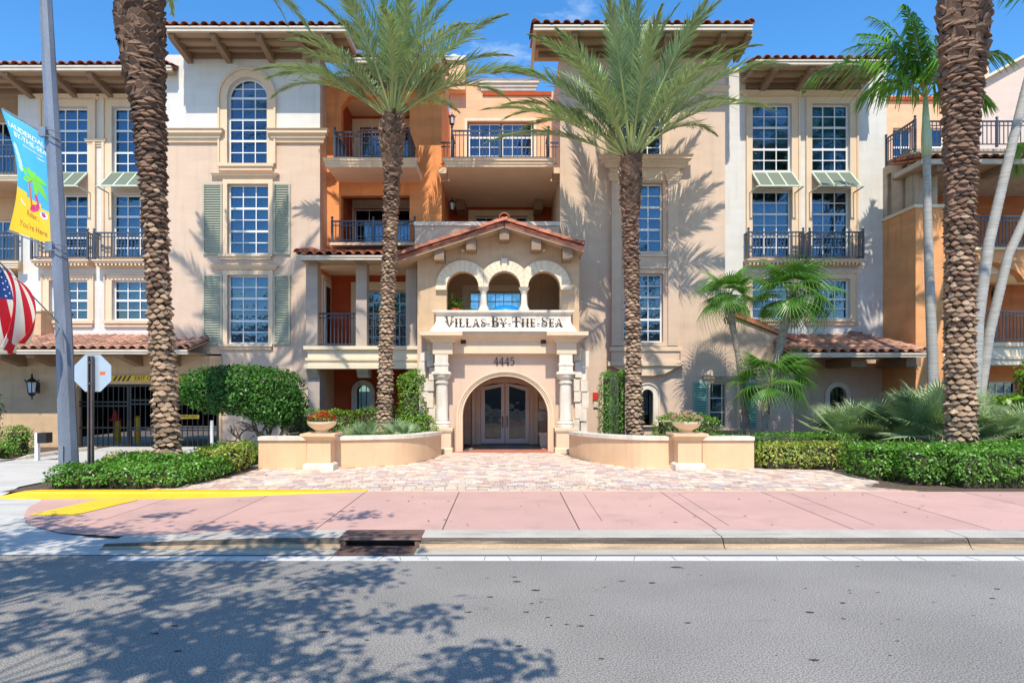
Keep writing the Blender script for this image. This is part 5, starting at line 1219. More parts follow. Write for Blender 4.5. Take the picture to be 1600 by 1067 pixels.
# ---- flag on its staff
FL = thing('flag', 'American flag hanging in folds from a slanted staff on the light pole', 'flag', tuple(fb))
st = MB().tube([fb, fe], .014, 8); st.build('staff', steel, FL)
MB().tube([fb+Vector((.0,0,0)), fb+Vector((.10, -.06, -.16)), fb+Vector((.12,-.04,-.6))], .018, 6).build('staff_socket', steel, FL)
FW, FH = 40, 26
def ff(s, t):
    t = 1-t
    # s along the fly, t across it: the cloth hangs in folds below the slanted staff
    h1 = P(26, 434, 12.6); h0 = P(-26, 392, 12.2); p = h0.lerp(h1, t)
    c_ = P(-22, 450, 12.3).lerp(P(56, 446, 12.7), t); e = P(-20, 520, 12.3).lerp(P(66, 500, 12.75), t); e2 = P(-12, 560, 12.3).lerp(P(38, 534, 12.7), t)
    p = p*((1-s)**3) + c_*(3*s*(1-s)**2) + e*(3*s*s*(1-s)) + e2*(s**3)
    p = p + Vector((.06*math.sin(13*t+3*s)*s, .16*math.sin(14*t+2.5*s)*s + .05*math.sin(17*t+1), .03*math.sin(11*t))); return tuple(p)
fr_ = mat('flag_red', (.62, .01, .03), rough=.6, var=.05, trans=.25); fw_ = mat('flag_white', (.80,.80,.80), rough=.6, var=.04, trans=.25); fb_ = mat('flag_blue', (.02,.07,.30), rough=.6, var=.05, trans=.2)
FB = MB(); FB.add([ff(i/FW, j/FH) for j in range(FH+1) for i in range(FW+1)], [])
for j in range(FH):
    for i in range(FW):
        q = j*(FW+1)+i; t = (j+.5)/FH; s_ = (i+.5)/FW; stripe = int(t*13)
        FB.f.append((q, q+1, q+FW+2, q+FW+1)); FB.mi.append(2 if (s_ < .40 and t > 6/13) else (0 if stripe % 2 == 0 else 1))
fc = FB.build('flag_cloth', [fr_, fw_, fb_], FL, smooth=True)
sol = fc.modifiers.new('thickness', 'SOLIDIFY'); sol.thickness = .003; sol.offset = -1
stb = MB()
for r in range(9):
    for c in range(6 if r % 2 == 0 else 5):
        s0 = .40*(c+.5+(.5 if r % 2 else 0))/6; t0 = 6/13+(7/13)*(r+.5)/9; pts = []
        for k in range(10): a = math.pi/2+k*math.pi/5; rr_ = .020 if k % 2 == 0 else .009; p = Vector(ff(s0+rr_*.6*math.cos(a), t0+rr_*math.sin(a))); pts.append((p.x, p.y-.008, p.z))
        stb.add(pts+[tuple(sum((Vector(p) for p in pts), Vector())/10)], [(k, (k+1)%10, 10) for k in range(10)])
stb.build('star', W_, FL, kind='stuff')
# ---- keypad post and planter kerb by the garage
kp = thing('keypad_stand', 'small black intercom keypad on a white post beside the driveway', 'keypad', (X(60,17.5), 17.5, G))
MB().box(X(56,17.5), X(61,17.5), 17.45, 17.55, G, Z(676,17.5)).build('post', frame_m, kp); MB().box(X(60,17.4), X(74,17.4), 17.35, 17.6, Z(692,17.4), Z(676,17.4)).build('keypad', black_m, kp)
kb = MB().tube([(-13.6,16.6,.12), (-12.9,17.2,.12), (-12.6,18.0,.12), (-12.6,19.2,.12), (-12.4,20.6,.12)], .11, 8).build('island_kerb', kerb_m, None, kind='structure')
# bollards, cone and gate notices
yb2 = yg+1.6
for u in (184, 215):
    t = thing('bollard', 'yellow bollard with a red traffic cone on top behind the gate bars' if u == 184 else 'plain yellow bollard behind the garage gate nearest the palm trunk', 'bollard', (X(u,yb2), yb2, G), 'yellow bollards inside the garage')
    MB().lathe([(.10, G), (.10, Z(652,yb2)), (.07, Z(650,yb2)), (.0, Z(649,yb2))] if u != 184 else [(.10, G), (.10, Z(656,yb2))], X(u,yb2), yb2, 14).build('bollard_tube', yellow_m, t)
tc_ = thing('traffic_cone', 'red traffic cone set on top of a yellow bollard in the garage', 'traffic cone', (X(179,yb2), yb2, Z(656,yb2)))
MB().lathe([(.20, Z(656,yb2)), (.20, Z(654,yb2)), (.12, Z(653.5,yb2)), (.03, Z(640,yb2))], X(180,yb2), yb2, 14).build('cone', mat('cone_red', (.75,.03,.02), rough=.5), tc_); MB().box(X(180,yb2)-.2, X(180,yb2)+.2, yb2-.2, yb2+.2, Z(657,yb2), Z(656,yb2)-.002).build('cone_base', MATS['cone_red'], tc_)
EXs = thing('exit_sign', 'yellow EXIT ONLY board with black hazard stripes above the garage gate', 'sign', (X(240,21.4), 21.4, Z(596,21.4)))
ye_ = yg-.06; x0, x1, z0, z1 = X(170,ye_), X(318,ye_), Z(595.5,ye_), Z(586.5,ye_)
MB().box(x0, x1, ye_, ye_+.05, z0, z1).build('board', yellow_m, EXs)
for side in (170, 290):
    for i in range(4):
        u = side+6+i*7; sx = 1 if side == 170 else -1
        MB().prism([(X(u,ye_), z0+.01), (X(u+3.6,ye_), z0+.01), (X(u+3.6+5*sx,ye_), z1-.01), (X(u+5*sx,ye_), z1-.01)], [], ye_-.004, ye_+.001).build('stripe', black_m, EXs)
v, f_ = text_mesh('EXIT ONLY', .17, 1.05, .003); MB().add([(X(231,ye_)+a.x*.95, ye_-.004, (z0+z1)/2+a.y) for a in v], f_).build('lettering', black_m, EXs)
GS = thing('gate_notice', 'small yellow GATE OPENS OUT notice fixed to the garage gate', 'sign', (X(291,21.5), 21.5, Z(651,21.5)))
yn = 21.58; MB().box(X(264,yn), X(311,yn), yn, yn+.02, Z(654,yn), Z(648,yn)).build('board', yellow_m, GS)
v, f_ = text_mesh('GATE OPENS OUT', .105, 1.0, .002); MB().add([(X(287,yn)+a.x*1.0, yn-.003, Z(651,yn)+a.y) for a in v], f_).build('lettering', black_m, GS)
pl = MB().lathe([(.05, G), (.05, 1.0)], X(331,20.6), 20.6, 8).build('marker_post', frame_m, None); tag(pl, 'short white marker post in front of the garage bars', 'post')

# ================================================================= raised letters, cut as serif capitals
def ribbon(pts, ws):
    L_, R2 = [], []
    for i, p in enumerate(pts):
        a = Vector(pts[max(i-1,0)]); b_ = Vector(pts[min(i+1,len(pts)-1)]); d_ = (b_-a).normalized(); n = Vector((-d_.y, d_.x))*ws[i]/2
        L_.append(tuple(Vector(p)+n)); R2.append(tuple(Vector(p)-n))
    return L_+R2[::-1]
def q(x0, y0, x1, y1, w0, w1=None): w1 = w1 or w0; return [(x0-w0/2,y0),(x0+w0/2,y0),(x1+w1/2,y1),(x1-w1/2,y1)]
T, t1 = .185, .085
def sf(x, y, w_=.30): return [(x-w_/2,y),(x+w_/2,y),(x+w_/2,y+.06),(x-w_/2,y+.06)]
def GL(ch):
    if ch == 'V': return [q(.14,1,.42,0,T,.04), q(.72,1,.44,0,t1,.04), sf(.14,.955,.32), sf(.72,.955,.28)], .86
    if ch == 'I': return [q(.2,0,.2,1,T), sf(.2,0,.36), sf(.2,.955,.36)], .42
    if ch == 'L': return [q(.2,0,.2,1,T), sf(.2,.955,.36), [(.04,0),(.66,0),(.70,.24),(.65,.24),(.58,.05),(.04,.05)]], .72
    if ch == 'A': return [q(.13,0,.42,1,t1,.06), q(.74,0,.44,1,T,.08), [(.26,.30),(.62,.30),(.62,.36),(.26,.36)], sf(.13,0,.28), sf(.74,0,.32)], .88
    if ch == 'S':
        pts = [(.56,.80),(.50,.92),(.36,.965),(.20,.93),(.12,.78),(.18,.62),(.34,.52),(.50,.42),(.57,.26),(.50,.09),(.32,.03),(.15,.08),(.08,.22)]
        return [ribbon(pts, [.05,.05,.055,.07,.12,.15,.16,.15,.12,.07,.055,.05,.05]), [(.53,.72),(.58,.72),(.58,.97),(.545,.97)], [(.05,.03),(.09,.03),(.11,.30),(.06,.30)]], .66
    if ch == 'B':
        u_ = [(.2,.97),(.42,.965),(.56,.88),(.57,.72),(.48,.57),(.2,.53)]; l_ = [(.2,.52),(.46,.52),(.64,.43),(.67,.26),(.58,.09),(.40,.03),(.2,.03)]
        return [q(.2,0,.2,1,T), sf(.16,0,.26), sf(.16,.955,.26), ribbon(u_, [.05,.06,.12,.13,.06,.05]), ribbon(l_, [.05,.05,.12,.15,.11,.06,.05])], .74
    if ch == 'Y': return [q(.14,1,.42,.45,T,.10), q(.74,1,.46,.45,t1,.06), q(.44,0,.44,.5,T), sf(.14,.955,.30), sf(.74,.955,.26), sf(.44,0,.34)], .86
    if ch == 'T': return [q(.4,0,.4,1,T), sf(.4,0,.34), [(.02,.95),(.78,.95),(.80,1.0),(0,1.0)], [(.0,.76),(.05,.76),(.08,1),(.0,1)], [(.75,.76),(.80,.76),(.80,1),(.72,1)]], .82
    if ch == 'H': return [q(.18,0,.18,1,T), q(.72,0,.72,1,T), [(.2,.50),(.7,.50),(.7,.56),(.2,.56)], sf(.18,0,.34), sf(.18,.955,.34), sf(.72,0,.34), sf(.72,.955,.34)], .92
    if ch == 'E': return [q(.2,0,.2,1,T), [(.04,0),(.62,0),(.66,.24),(.61,.24),(.54,.05),(.04,.05)], [(.04,1),(.04,.95),(.52,.95),(.57,.78),(.61,.78),(.60,1)], [(.2,.50),(.48,.50),(.48,.56),(.2,.56)], [(.45,.42),(.50,.42),(.50,.64),(.45,.64)]], .70
    if ch == '-': return [[(.05,.30),(.40,.30),(.40,.42),(.05,.42)]], .45
    if ch == '4': return [q(.50,0,.50,1,.11), [(.02,.26),(.68,.26),(.68,.33),(.02,.33)], q(.06,.30,.48,1,.06), sf(.50,0,.30)], .70
    if ch == '5':
        pts = [(.12,.55),(.28,.62),(.44,.60),(.56,.48),(.58,.30),(.48,.10),(.30,.02),(.10,.06)]
        return [ribbon(pts, [.05,.06,.08,.12,.13,.10,.06,.05]), [(.10,.56),(.155,.56),(.19,1),(.14,1)], [(.14,.92),(.54,.92),(.56,1),(.14,1)]], .68
def lettering(parent, s, u0, u1, vb, hc, hs, y, d_, name):
    """hc/hs: heights of full and small capitals in metres"""
    tot = 0; lay = []
    for w__ in s:
        ch, big = w__; g_, ad = GL(ch); h_ = hc if big else hs; lay.append((g_, tot, h_, ad)); tot += ad*h_+.015
    k_ = (X(u1,y)-X(u0,y))/tot; z = Z(vb, y)
    for (g_, off, h_, ad), (ch, big) in zip(lay, s):
        m_ = MB()
        for j, pl_ in enumerate(g_): m_.prism([(X(u0,y)+(off+px*h_)*k_, z+pz*h_) for px, pz in pl_], [], y-d_-.0012*j, y-.006+.0008*j)
        m_.build(name, letter_m, parent)
SG = thing('name_sign', 'dark raised serif letters reading VILLAS-BY-THE-SEA on the portico parapet', 'sign', (X(788,ys), ys, Z(513,ys)))
word = [('V',1),('I',0),('L',0),('L',0),('A',0),('S',0),('-',0),('B',1),('Y',0),('-',0),('T',1),('H',0),('E',0),('-',0),('S',1),('E',0),('A',0)]
lettering(SG, word, 695, 880, 510.5, .28, .225, ys-.08, .035, 'letter')
for u in (705, 760, 815, 868): MB().box(X(u,ys)-.01, X(u,ys)+.01, ys-.081, ys-.0, Z(507,ys), Z(505,ys)).build('standoff', letter_m, SG)
NM = thing('house_number', 'dark raised house number 4445 above the entrance arch', 'house number', (X(788,yp), yp, Z(570,yp)))
lettering(NM, [('4',1),('4',1),('4',1),('5',1)], 771, 805, 570.5, .225, .2, yp-.0, .02, 'digit')
# things on the balcony behind the sign
bl = MB().lathe([(.50, Z(492,20.6)), (.47, Z(486,20.6)), (.36, Z(481,20.6)), (.2, Z(478,20.6)), (.02, Z(477,20.6))], X(790,20.6), 20.6, 20).build('beach_umbrella', mat('bright_blue', (.01,.22,.60), rough=.4), None, smooth=True); tag(bl, 'bright blue rounded parasol top behind the middle portico arch', 'umbrella')
# ================================================================= plants
gp = np.random.default_rng(11)
def hedge(name, label, cat, boxes, m, size=.07, dens=420, seed=1, core=None, aspect=.5, group=None, bump=.06):
    """clipped shrub: leaves all over and a little way into rounded blocks; boxes: (x0,x1,y0,y1,z0,z1)"""
    t = thing(name, label, cat, ((boxes[0][0]+boxes[0][1])/2, (boxes[0][2]+boxes[0][3])/2, G), group)
    g = np.random.default_rng(seed); P_, N_ = [], []
    cb_ = MB()
    for x0, x1, y0, y1, z0, z1 in boxes:
        c = np.array([(x0+x1)/2, (y0+y1)/2, (z0+z1)/2]); h = np.array([(x1-x0)/2, (y1-y0)/2, (z1-z0)/2])
        A = 8*(h[0]*h[1]*.5+h[1]*h[2]+h[0]*h[2]); n = int(A*dens)
        d_ = g.normal(size=(n, 3)); d_[:, 2] = np.where(d_[:, 2] < -.3, -d_[:, 2], d_[:, 2])
        # sample a superellipsoid-like block
        q = g.uniform(-1, 1, (n, 3)); ax = g.choice(3, n, p=np.array([h[1]*h[2], h[0]*h[2], h[0]*h[1]])/(h[1]*h[2]+h[0]*h[2]+h[0]*h[1]))
        sg = np.sign(g.uniform(-1, 1, n)); sg = np.where((ax == 2), 1, sg); q[np.arange(n), ax] = sg
        nr = np.zeros((n, 3)); nr[np.arange(n), ax] = sg
        lump = np.sin(q[:, 0]*h[0]*5.1+seed)*np.sin(q[:, 1]*h[1]*4.3+1.3*seed)*np.sin(q[:, 2]*h[2]*6+seed*.7+q[:, 0]*h[0]*3)
        rad = np.minimum(.14, h.min()*.6)
        # round the edges a little
        p = q*(h - rad); nrm = q**5; nrm /= np.linalg.norm(nrm, axis=1, keepdims=True)+1e-9
        depth = g.exponential(.035, n)
        p = p + nrm*rad + nrm*(lump*bump - depth + g.normal(0, .02, n))[:, None]
        nn = nrm + np.array([0, 0, .35]); P_.append(p + c); N_.append(nn)
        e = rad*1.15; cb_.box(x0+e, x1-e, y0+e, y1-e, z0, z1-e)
    P_ = np.concatenate(P_); N_ = np.concatenate(N_)
    put('foliage', quads_mesh('foliage', leaf_cloud(P_, N_, size, aspect, seed), m, 4), t, kind='stuff')
    cb_.build('shade_core', twig_shade, t); return t  # inset core boxes, shade among the twigs given by their dark colour
def twosets(t, P_, N_, size, m2, seed):
    put('foliage', quads_mesh('foliage', leaf_cloud(P_, N_, size, .5, seed), m2, 4), t, kind='stuff')
# --- left bed
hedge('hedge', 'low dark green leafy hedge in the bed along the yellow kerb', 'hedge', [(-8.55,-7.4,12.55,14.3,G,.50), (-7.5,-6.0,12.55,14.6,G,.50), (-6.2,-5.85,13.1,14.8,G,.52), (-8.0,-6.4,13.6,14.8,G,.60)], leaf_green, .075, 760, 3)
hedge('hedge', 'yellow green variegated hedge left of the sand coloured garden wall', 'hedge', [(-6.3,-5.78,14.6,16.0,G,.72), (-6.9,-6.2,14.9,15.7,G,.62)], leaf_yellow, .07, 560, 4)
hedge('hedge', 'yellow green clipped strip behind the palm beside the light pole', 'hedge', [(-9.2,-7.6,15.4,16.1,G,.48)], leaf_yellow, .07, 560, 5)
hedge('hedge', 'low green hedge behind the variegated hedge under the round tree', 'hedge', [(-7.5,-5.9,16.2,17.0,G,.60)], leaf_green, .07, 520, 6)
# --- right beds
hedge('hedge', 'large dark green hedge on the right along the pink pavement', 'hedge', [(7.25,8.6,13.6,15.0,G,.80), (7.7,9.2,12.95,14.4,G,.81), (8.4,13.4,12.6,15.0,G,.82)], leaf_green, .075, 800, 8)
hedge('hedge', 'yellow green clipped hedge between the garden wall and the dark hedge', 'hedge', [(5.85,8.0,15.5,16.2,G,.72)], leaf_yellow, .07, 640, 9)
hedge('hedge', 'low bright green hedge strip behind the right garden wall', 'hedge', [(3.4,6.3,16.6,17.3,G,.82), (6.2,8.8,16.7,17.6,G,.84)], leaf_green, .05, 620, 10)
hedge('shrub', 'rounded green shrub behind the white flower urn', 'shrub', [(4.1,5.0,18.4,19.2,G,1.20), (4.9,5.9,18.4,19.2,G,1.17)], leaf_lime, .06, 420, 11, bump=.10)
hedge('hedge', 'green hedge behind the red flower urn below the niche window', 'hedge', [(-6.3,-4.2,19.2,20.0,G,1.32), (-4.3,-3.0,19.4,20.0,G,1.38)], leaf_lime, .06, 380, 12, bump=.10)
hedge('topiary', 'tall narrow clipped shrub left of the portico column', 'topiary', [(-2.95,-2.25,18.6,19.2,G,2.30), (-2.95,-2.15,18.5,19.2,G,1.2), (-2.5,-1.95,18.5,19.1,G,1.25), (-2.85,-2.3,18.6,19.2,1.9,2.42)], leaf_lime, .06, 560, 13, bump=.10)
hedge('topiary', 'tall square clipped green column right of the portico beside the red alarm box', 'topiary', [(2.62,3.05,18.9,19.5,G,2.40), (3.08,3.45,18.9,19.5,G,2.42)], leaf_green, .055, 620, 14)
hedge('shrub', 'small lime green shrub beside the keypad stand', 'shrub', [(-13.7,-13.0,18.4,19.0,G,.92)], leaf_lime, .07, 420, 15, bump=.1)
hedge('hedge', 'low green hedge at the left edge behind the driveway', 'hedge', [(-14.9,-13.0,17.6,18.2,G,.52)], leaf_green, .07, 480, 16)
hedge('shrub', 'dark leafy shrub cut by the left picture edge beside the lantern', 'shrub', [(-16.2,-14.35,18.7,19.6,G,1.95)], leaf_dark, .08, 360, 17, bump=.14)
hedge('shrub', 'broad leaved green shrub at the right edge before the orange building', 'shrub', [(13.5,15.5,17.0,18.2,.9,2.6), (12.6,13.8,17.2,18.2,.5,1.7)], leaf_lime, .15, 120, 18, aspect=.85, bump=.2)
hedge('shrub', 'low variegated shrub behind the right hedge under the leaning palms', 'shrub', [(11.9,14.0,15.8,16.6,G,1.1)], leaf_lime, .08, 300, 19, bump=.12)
# --- the round garden tree with bare stems
def branch(mb, p, d_, L, r, depth, tips, g, spread=.55):
    pts = [Vector(p)]; rr = [r]; dv = Vector(d_).normalized()
    for k in range(4):
        dv = (dv + Vector(g.normal(0, .12, 3))).normalized(); pts.append(pts[-1] + dv*L/4); rr.append(r*(1-.35*(k+1)/4))
    mb.tube(pts, rr, 6, cap=False); tips.append(pts[-1])
    if depth:
        for k in range(3 if depth > 1 else 2):
            nd = (dv + Vector(g.normal(0, spread, 3))).normalized(); nd.z = abs(nd.z)*.8+.1; branch(mb, pts[-1 if k < 2 else -2], nd, L*.72, r*.6, depth-1, tips, g, spread)
def crown_tree(name, label, base, stems, blobs, m, size, n, seed, r=.06, L=.8, depth=3, cat='tree', aspect=.5, inner=.3):
    g = np.random.default_rng(seed); t = thing(name, label, cat, base); mb = MB(); tips = []
    for dx, dy, dz in stems: branch(mb, (base[0]+dx*.1, base[1]+dy*.1, base[2]), (dx, dy, dz), L, r, depth, tips, g)
    mb.build('trunk', bark, t)
    P_, N_ = [], []
    tot = sum(b[3]*b[4]*b[5] for b in blobs)
    for cx_, cy_, cz_, rx, ry, rz in blobs:
        k = int(n*rx*ry*rz/tot); d_ = g.normal(size=(k, 3)); d_ /= np.linalg.norm(d_, axis=1, keepdims=True)
        cl = .5*np.sin(d_[:, 0]*7+seed)+.5*np.sin(d_[:, 2]*8+d_[:, 1]*6+seed*2); rad = 1 - np.abs(g.normal(0, inner, k)) + .07*cl
        sup = (np.abs(d_)**3).sum(1)**(-1/3)*.92
        P_.append(np.array([cx_, cy_, cz_]) + d_*(rad*sup)[:, None]*np.array([rx, ry, rz])); N_.append(d_+np.array([0, 0, .3]))
    put('crown', quads_mesh('crown', leaf_cloud(np.concatenate(P_), np.concatenate(N_), size, aspect, seed), m, 4), t); return t
crown_tree('garden_tree', 'rounded clipped garden tree with bare forked stems beside the garage gate', (-6.45, 18.2, G), [(-.35,0,1),(.35,.1,1),(-.1,.2,1),(.7,-.1,.9),(-.8,.1,.8)],
           [(-7.05,18.2,1.94,1.72,.9,.70), (-6.2,18.2,1.55,.9,.8,.55), (-5.95,18.1,1.4,.5,.6,.5)], leaf_dark, .095, 20000, 21, r=.055, L=.55)
# --- a big street tree behind the viewer, seen only by the shade it throws on the road
def street_tree():
    g = np.random.default_rng(31); t = thing('street_tree', 'street tree across the road, its leafy shade falling on the asphalt', 'tree', (-7.5, -3.5, .05)); mb = MB(); tips = []
    branch(mb, (-7.5, -3.5, .05), (0, .02, 1), 3.0, .22, 0, tips, g)
    top = tips[-1]; tips = []
    P_, N_ = [], []
    ends = [(-12.0,3.6,6.6), (-10.2,4.4,7.2), (-8.2,3.9,6.4), (-6.4,4.2,6.9), (-5.0,3.4,6.2), (-3.8,4.0,6.6), (-2.6,2.8,6.0), (-2.0,1.8,5.6), (-1.3,0.9,5.3), (-3.0,0.8,5.6), (-5.4,1.4,6.6), (-7.8,1.4,7.0), (-10.5,1.8,6.8), (-12.5,1.0,6.6), (-9.0,-1.0,6.6), (-6.0,-0.6,6.2), (-3.6,-1.2,5.8), (-2.2,-0.6,5.4), (-11.5,-1.5,6.4), (-7.6,2.8,6.6), (-4.4,2.4,6.2)]
    for e in ends:
        e = Vector(e); mid = top.lerp(e, .5) + Vector((0, 0, .4)); mb.tube([top, mid, e], [.10, .05, .015], 5, cap=False)
        for k in range(11):
            s_ = e + Vector((g.normal(0,.75), g.normal(0,.6), g.normal(0,.3)))
            mb.tube([mid.lerp(e, .7), s_], [.02, .006], 4, cap=False); n = 90
            d_ = g.normal(0, 1, (n, 3)); P_.append(np.array(s_) + d_*np.array([.20, .16, .12])); N_.append(d_*.4+np.array([0, 0, 1]))
    mb.build('trunk', bark, t); put('crown', quads_mesh('crown', leaf_cloud(np.concatenate(P_), np.concatenate(N_), .16, .5, 31), leaf_green, 4), t)
street_tree()

# ---------------------------------------------------------------- palms
boot_low = mat('old_leaf_base', (.33, .225, .145), rough=.95, var=.4, scale=14, rnd=.42, island=.0, bump=.5, bscale=50)
boot_st = mat('leaf_base_mass', (.33, .225, .145), rough=.95, var=.4, scale=14, island=.42, bump=.5, bscale=50)
boot_dark = mat('dark_leaf_base', (.17, .10, .065), rough=.95, var=.45, scale=14, rnd=.5, bump=.6, bscale=50)
fibre = mat('trunk_fibre', (.06, .036, .024), rough=1, var=.4, scale=20, bump=.8, bscale=60)
rachis_m = mat('frond_stalk', (.34, .38, .14), rough=.45, var=.15)
def boot_geo(pointy=0):
    """cut leaf base: broad scale, its blunt lip standing proud of the trunk. x across, y outward, z up"""
    if pointy:
        v = [(-.5,0,-.45),(.5,0,-.45),(-.42,.10,.0),(.42,.10,.0),(-.16,.62,.62),(.16,.62,.62),(-.14,.50,.72),(.14,.50,.72),(-.3,0,.5),(.3,0,.5)]
        f = [(0,1,3,2),(2,3,5,4),(4,5,7,6),(6,7,9,8),(0,2,8),(2,4,6,8),(1,9,3),(3,9,7,5)]
    else:
        v = [(0,.05,-.55),(-.58,.02,.02),(-.36,.72,-.14),(0,1,-.22),(.36,.72,-.14),(.58,.02,.02),(-.30,.12,.36),(0,.2,.46),(.30,.12,.36),(0,-.1,.5)]
        f = [(0,2,1),(0,3,2),(0,4,3),(0,5,4),(1,2,6),(2,3,7,6),(3,4,8,7),(4,5,8),(6,7,9),(7,8,9),(1,6,9),(8,5,9)]
    return v, f
BG = {k: boot_geo(k) for k in (0, 1)}
def boot_mesh(k, m):
    v, f = BG[k]; return MB().add(v, f).mesh('leaf_base', m)
BM = {}
def date_trunk(t, path, radii, rows_dz, nper, dark_from=None, seed=0, scale=1.0, kfun=None, max_obj=300, size=(.9, 1.0)):
    """core tube plus spiralling leaf bases; the ones that face the street are separate pieces"""
    g = random.Random(seed); path = [Vector(p) for p in path]
    MB().tube(path, [r*.93 for r in radii], 14).build('trunk', fibre, t)
    zs = [p.z for p in path]; z = zs[0]+.02; row = 0; items = []
    while z < zs[-1]-.02:
        r = np.interp(z, zs, radii); cx_ = np.interp(z, zs, [p.x for p in path]); cy_ = np.interp(z, zs, [p.y for p in path])
        n = nper; fz = (z-zs[0])/(zs[-1]-zs[0])
        for i in range(n):
            th = 2*math.pi*(i+.5*(row%2))/n + row*.09 + g.uniform(-.06, .06)
            w_ = 2*math.pi*r/n*1.05*g.uniform(.92, 1.1)
            items.append((math.sin(th), th, cx_, cy_, z+g.uniform(-.028, .028), r*g.uniform(.97,1.04), w_*g.uniform(.8,1.2), fz))
        dz = rows_dz*(1 if fz < .45 else .8); z += dz*g.uniform(.94, 1.06); row += 1
    items.sort(key=lambda a: a[0])       # towards the viewer first (-y)
    st = MB(); cnt = 0
    for s_, th, cx_, cy_, z, r, w_, fz in items:
        dark = dark_from is not None and fz > dark_from + g.uniform(-.16, .16); k = 1 if (kfun and kfun(fz + g.uniform(-.07, .07))) else 0
        hgt = rows_dz*1.35*g.uniform(.8, 1.2)*(1.35 if k else 1); dep = (.08 if not k else .14)*scale*g.uniform(.4, 1.5)
        out = Vector((math.cos(th), math.sin(th), 0)); side = Vector((-out.y, out.x, 0))
        M = Matrix.Translation(Vector((cx_, cy_, z)) + out*r*.93) @ Matrix((side, out, Vector((0,0,1)))).transposed().to_4x4() @ Matrix.Rotation(g.uniform(-.18, .18), 4, 'Y') @ Matrix.Rotation(g.uniform(-.2, .2)*(2 if k else 1), 4, 'Z') @ Matrix.Diagonal((w_, dep, hgt, 1))
        m = boot_dark if dark else boot_low
        if s_ < .25 and cnt < max_obj:
            kk = (k, m.name)
            if kk not in BM: BM[kk] = boot_mesh(k, m)
            put('leaf_base', BM[kk], t, M); cnt += 1
        else:
            v, f = BG[k]; st.cur = 1 if dark else 0; st.add([M @ Vector(p) for p in v], f)
    st.build('leaf_base', [boot_st, boot_dark], t, kind='stuff')
def frond_arrays(L, n, leafL, droop_l=.25, vang=.5, width=.028, seed=0, petiole=.16, twist=0.0, fwd=.62, el0=1.2, droop=1.2, hang=0):
    """one pinnate frond in its own plane: x outward, z up. returns quads for stalk and leaflets"""
    g = np.random.default_rng(seed); K = 16; s = np.linspace(0, 1, K+1); el = el0 - droop*s**1.4
    dx = np.cos(el)*L/K; dz = np.sin(el)*L/K; px = np.concatenate([[0], np.cumsum(dx[:-1])]); pz = np.concatenate([[0], np.cumsum(dz[:-1])])
    yb_ = twist*np.sin(s*2.2)*L*.12
    C = np.stack([px, yb_, pz], 1); T_ = np.stack([np.cos(el), np.zeros(K+1), np.sin(el)], 1); U_ = np.stack([-np.sin(el), np.zeros(K+1), np.cos(el)], 1)
    Y_ = np.array([0, 1, 0.]); q = []
    wr = .028*(1-.85*s)*max(.7, L/3)+.003
    for k in range(K):
        for sg in (1, -1):
            a0 = C[k]+Y_*wr[k]*sg; a1 = C[k+1]+Y_*wr[k+1]*sg; m0 = C[k]+U_[k]*wr[k]*.7; m1 = C[k+1]+U_[k+1]*wr[k+1]*.7
            q += [a0, a1, m1, m0]; d0 = C[k]-U_[k]*wr[k]*.7; d1 = C[k+1]-U_[k+1]*wr[k+1]*.7; q += [a0, d0, d1, a1]
    ns = len(q)
    sl = petiole + (1-petiole)*(np.arange(n)+.5)/n
    for sg in (1, -1):
        for i, ss in enumerate(sl):
            ss = min(.995, ss+g.uniform(-.004, .004)); c = np.array([np.interp(ss, s, C[:, j]) for j in range(3)]); e = el0 - droop*ss**1.4
            T = np.array([math.cos(e), 0, math.sin(e)]); U = np.array([-math.sin(e), 0, math.cos(e)])
            prof = math.sin(math.pi*min(1, .12+.88*((ss-petiole)/(1-petiole)))**.75)**.6 if True else 1
            Ln = leafL*(.35+.65*max(0, prof))*g.uniform(.85, 1.12); f_ = fwd + .9*ss**3 + g.normal(0, .11); va = vang + g.normal(0, .22)
            out = (Y_*sg*math.cos(va) + U*math.sin(va)); d_ = out*math.cos(f_) + T*math.sin(f_); d_ /= np.linalg.norm(d_)
            w_ = np.cross(d_, U*.4+Y_*sg*.0+T*.2); w_ = np.cross(d_, np.array([0, 0, 1.])+.01) if np.linalg.norm(w_) < .05 else w_; w_ = w_/np.linalg.norm(w_)*width/2
            p1 = c + d_*Ln*.45 - np.array([0, 0, droop_l*Ln*.12]); p2 = c + d_*Ln - np.array([0, 0, droop_l*Ln*.55]) - np.array([0, 0, hang*Ln*.5])
            q += [c-w_*.5, c+w_*.5, p1+w_, p1-w_]; q += [p1-w_, p1+w_, p2+w_*.12, p2-w_*.12]
    return np.array(q), ns
def frond_mesh(name, m, **k):
    q, ns = frond_arrays(**k); me = quads_mesh(name, q, m, 4); me.materials.append(rachis_m)
    mi = np.zeros(len(q)//4, dtype=np.int32); mi[:ns//4] = 1; me.polygons.foreach_set('material_index', mi); return me
def set_frond(t, me, base, az, roll=0, sc_=1.0, tilt=0):
    R = Matrix.Rotation(az, 4, 'Z') @ Matrix.Rotation(-tilt, 4, 'Y') @ Matrix.Rotation(roll, 4, 'X')
    put('frond', me, t, Matrix.Translation(base) @ R @ Matrix.Scale(sc_, 4))
def dmesh(el0, droop, seed, L=3.3): return frond_mesh('date_frond', date_leaf, L=L, n=96, leafL=.54, droop_l=.25, vang=.40, width=.028, seed=seed, petiole=.20, el0=el0, droop=droop, fwd=.75)
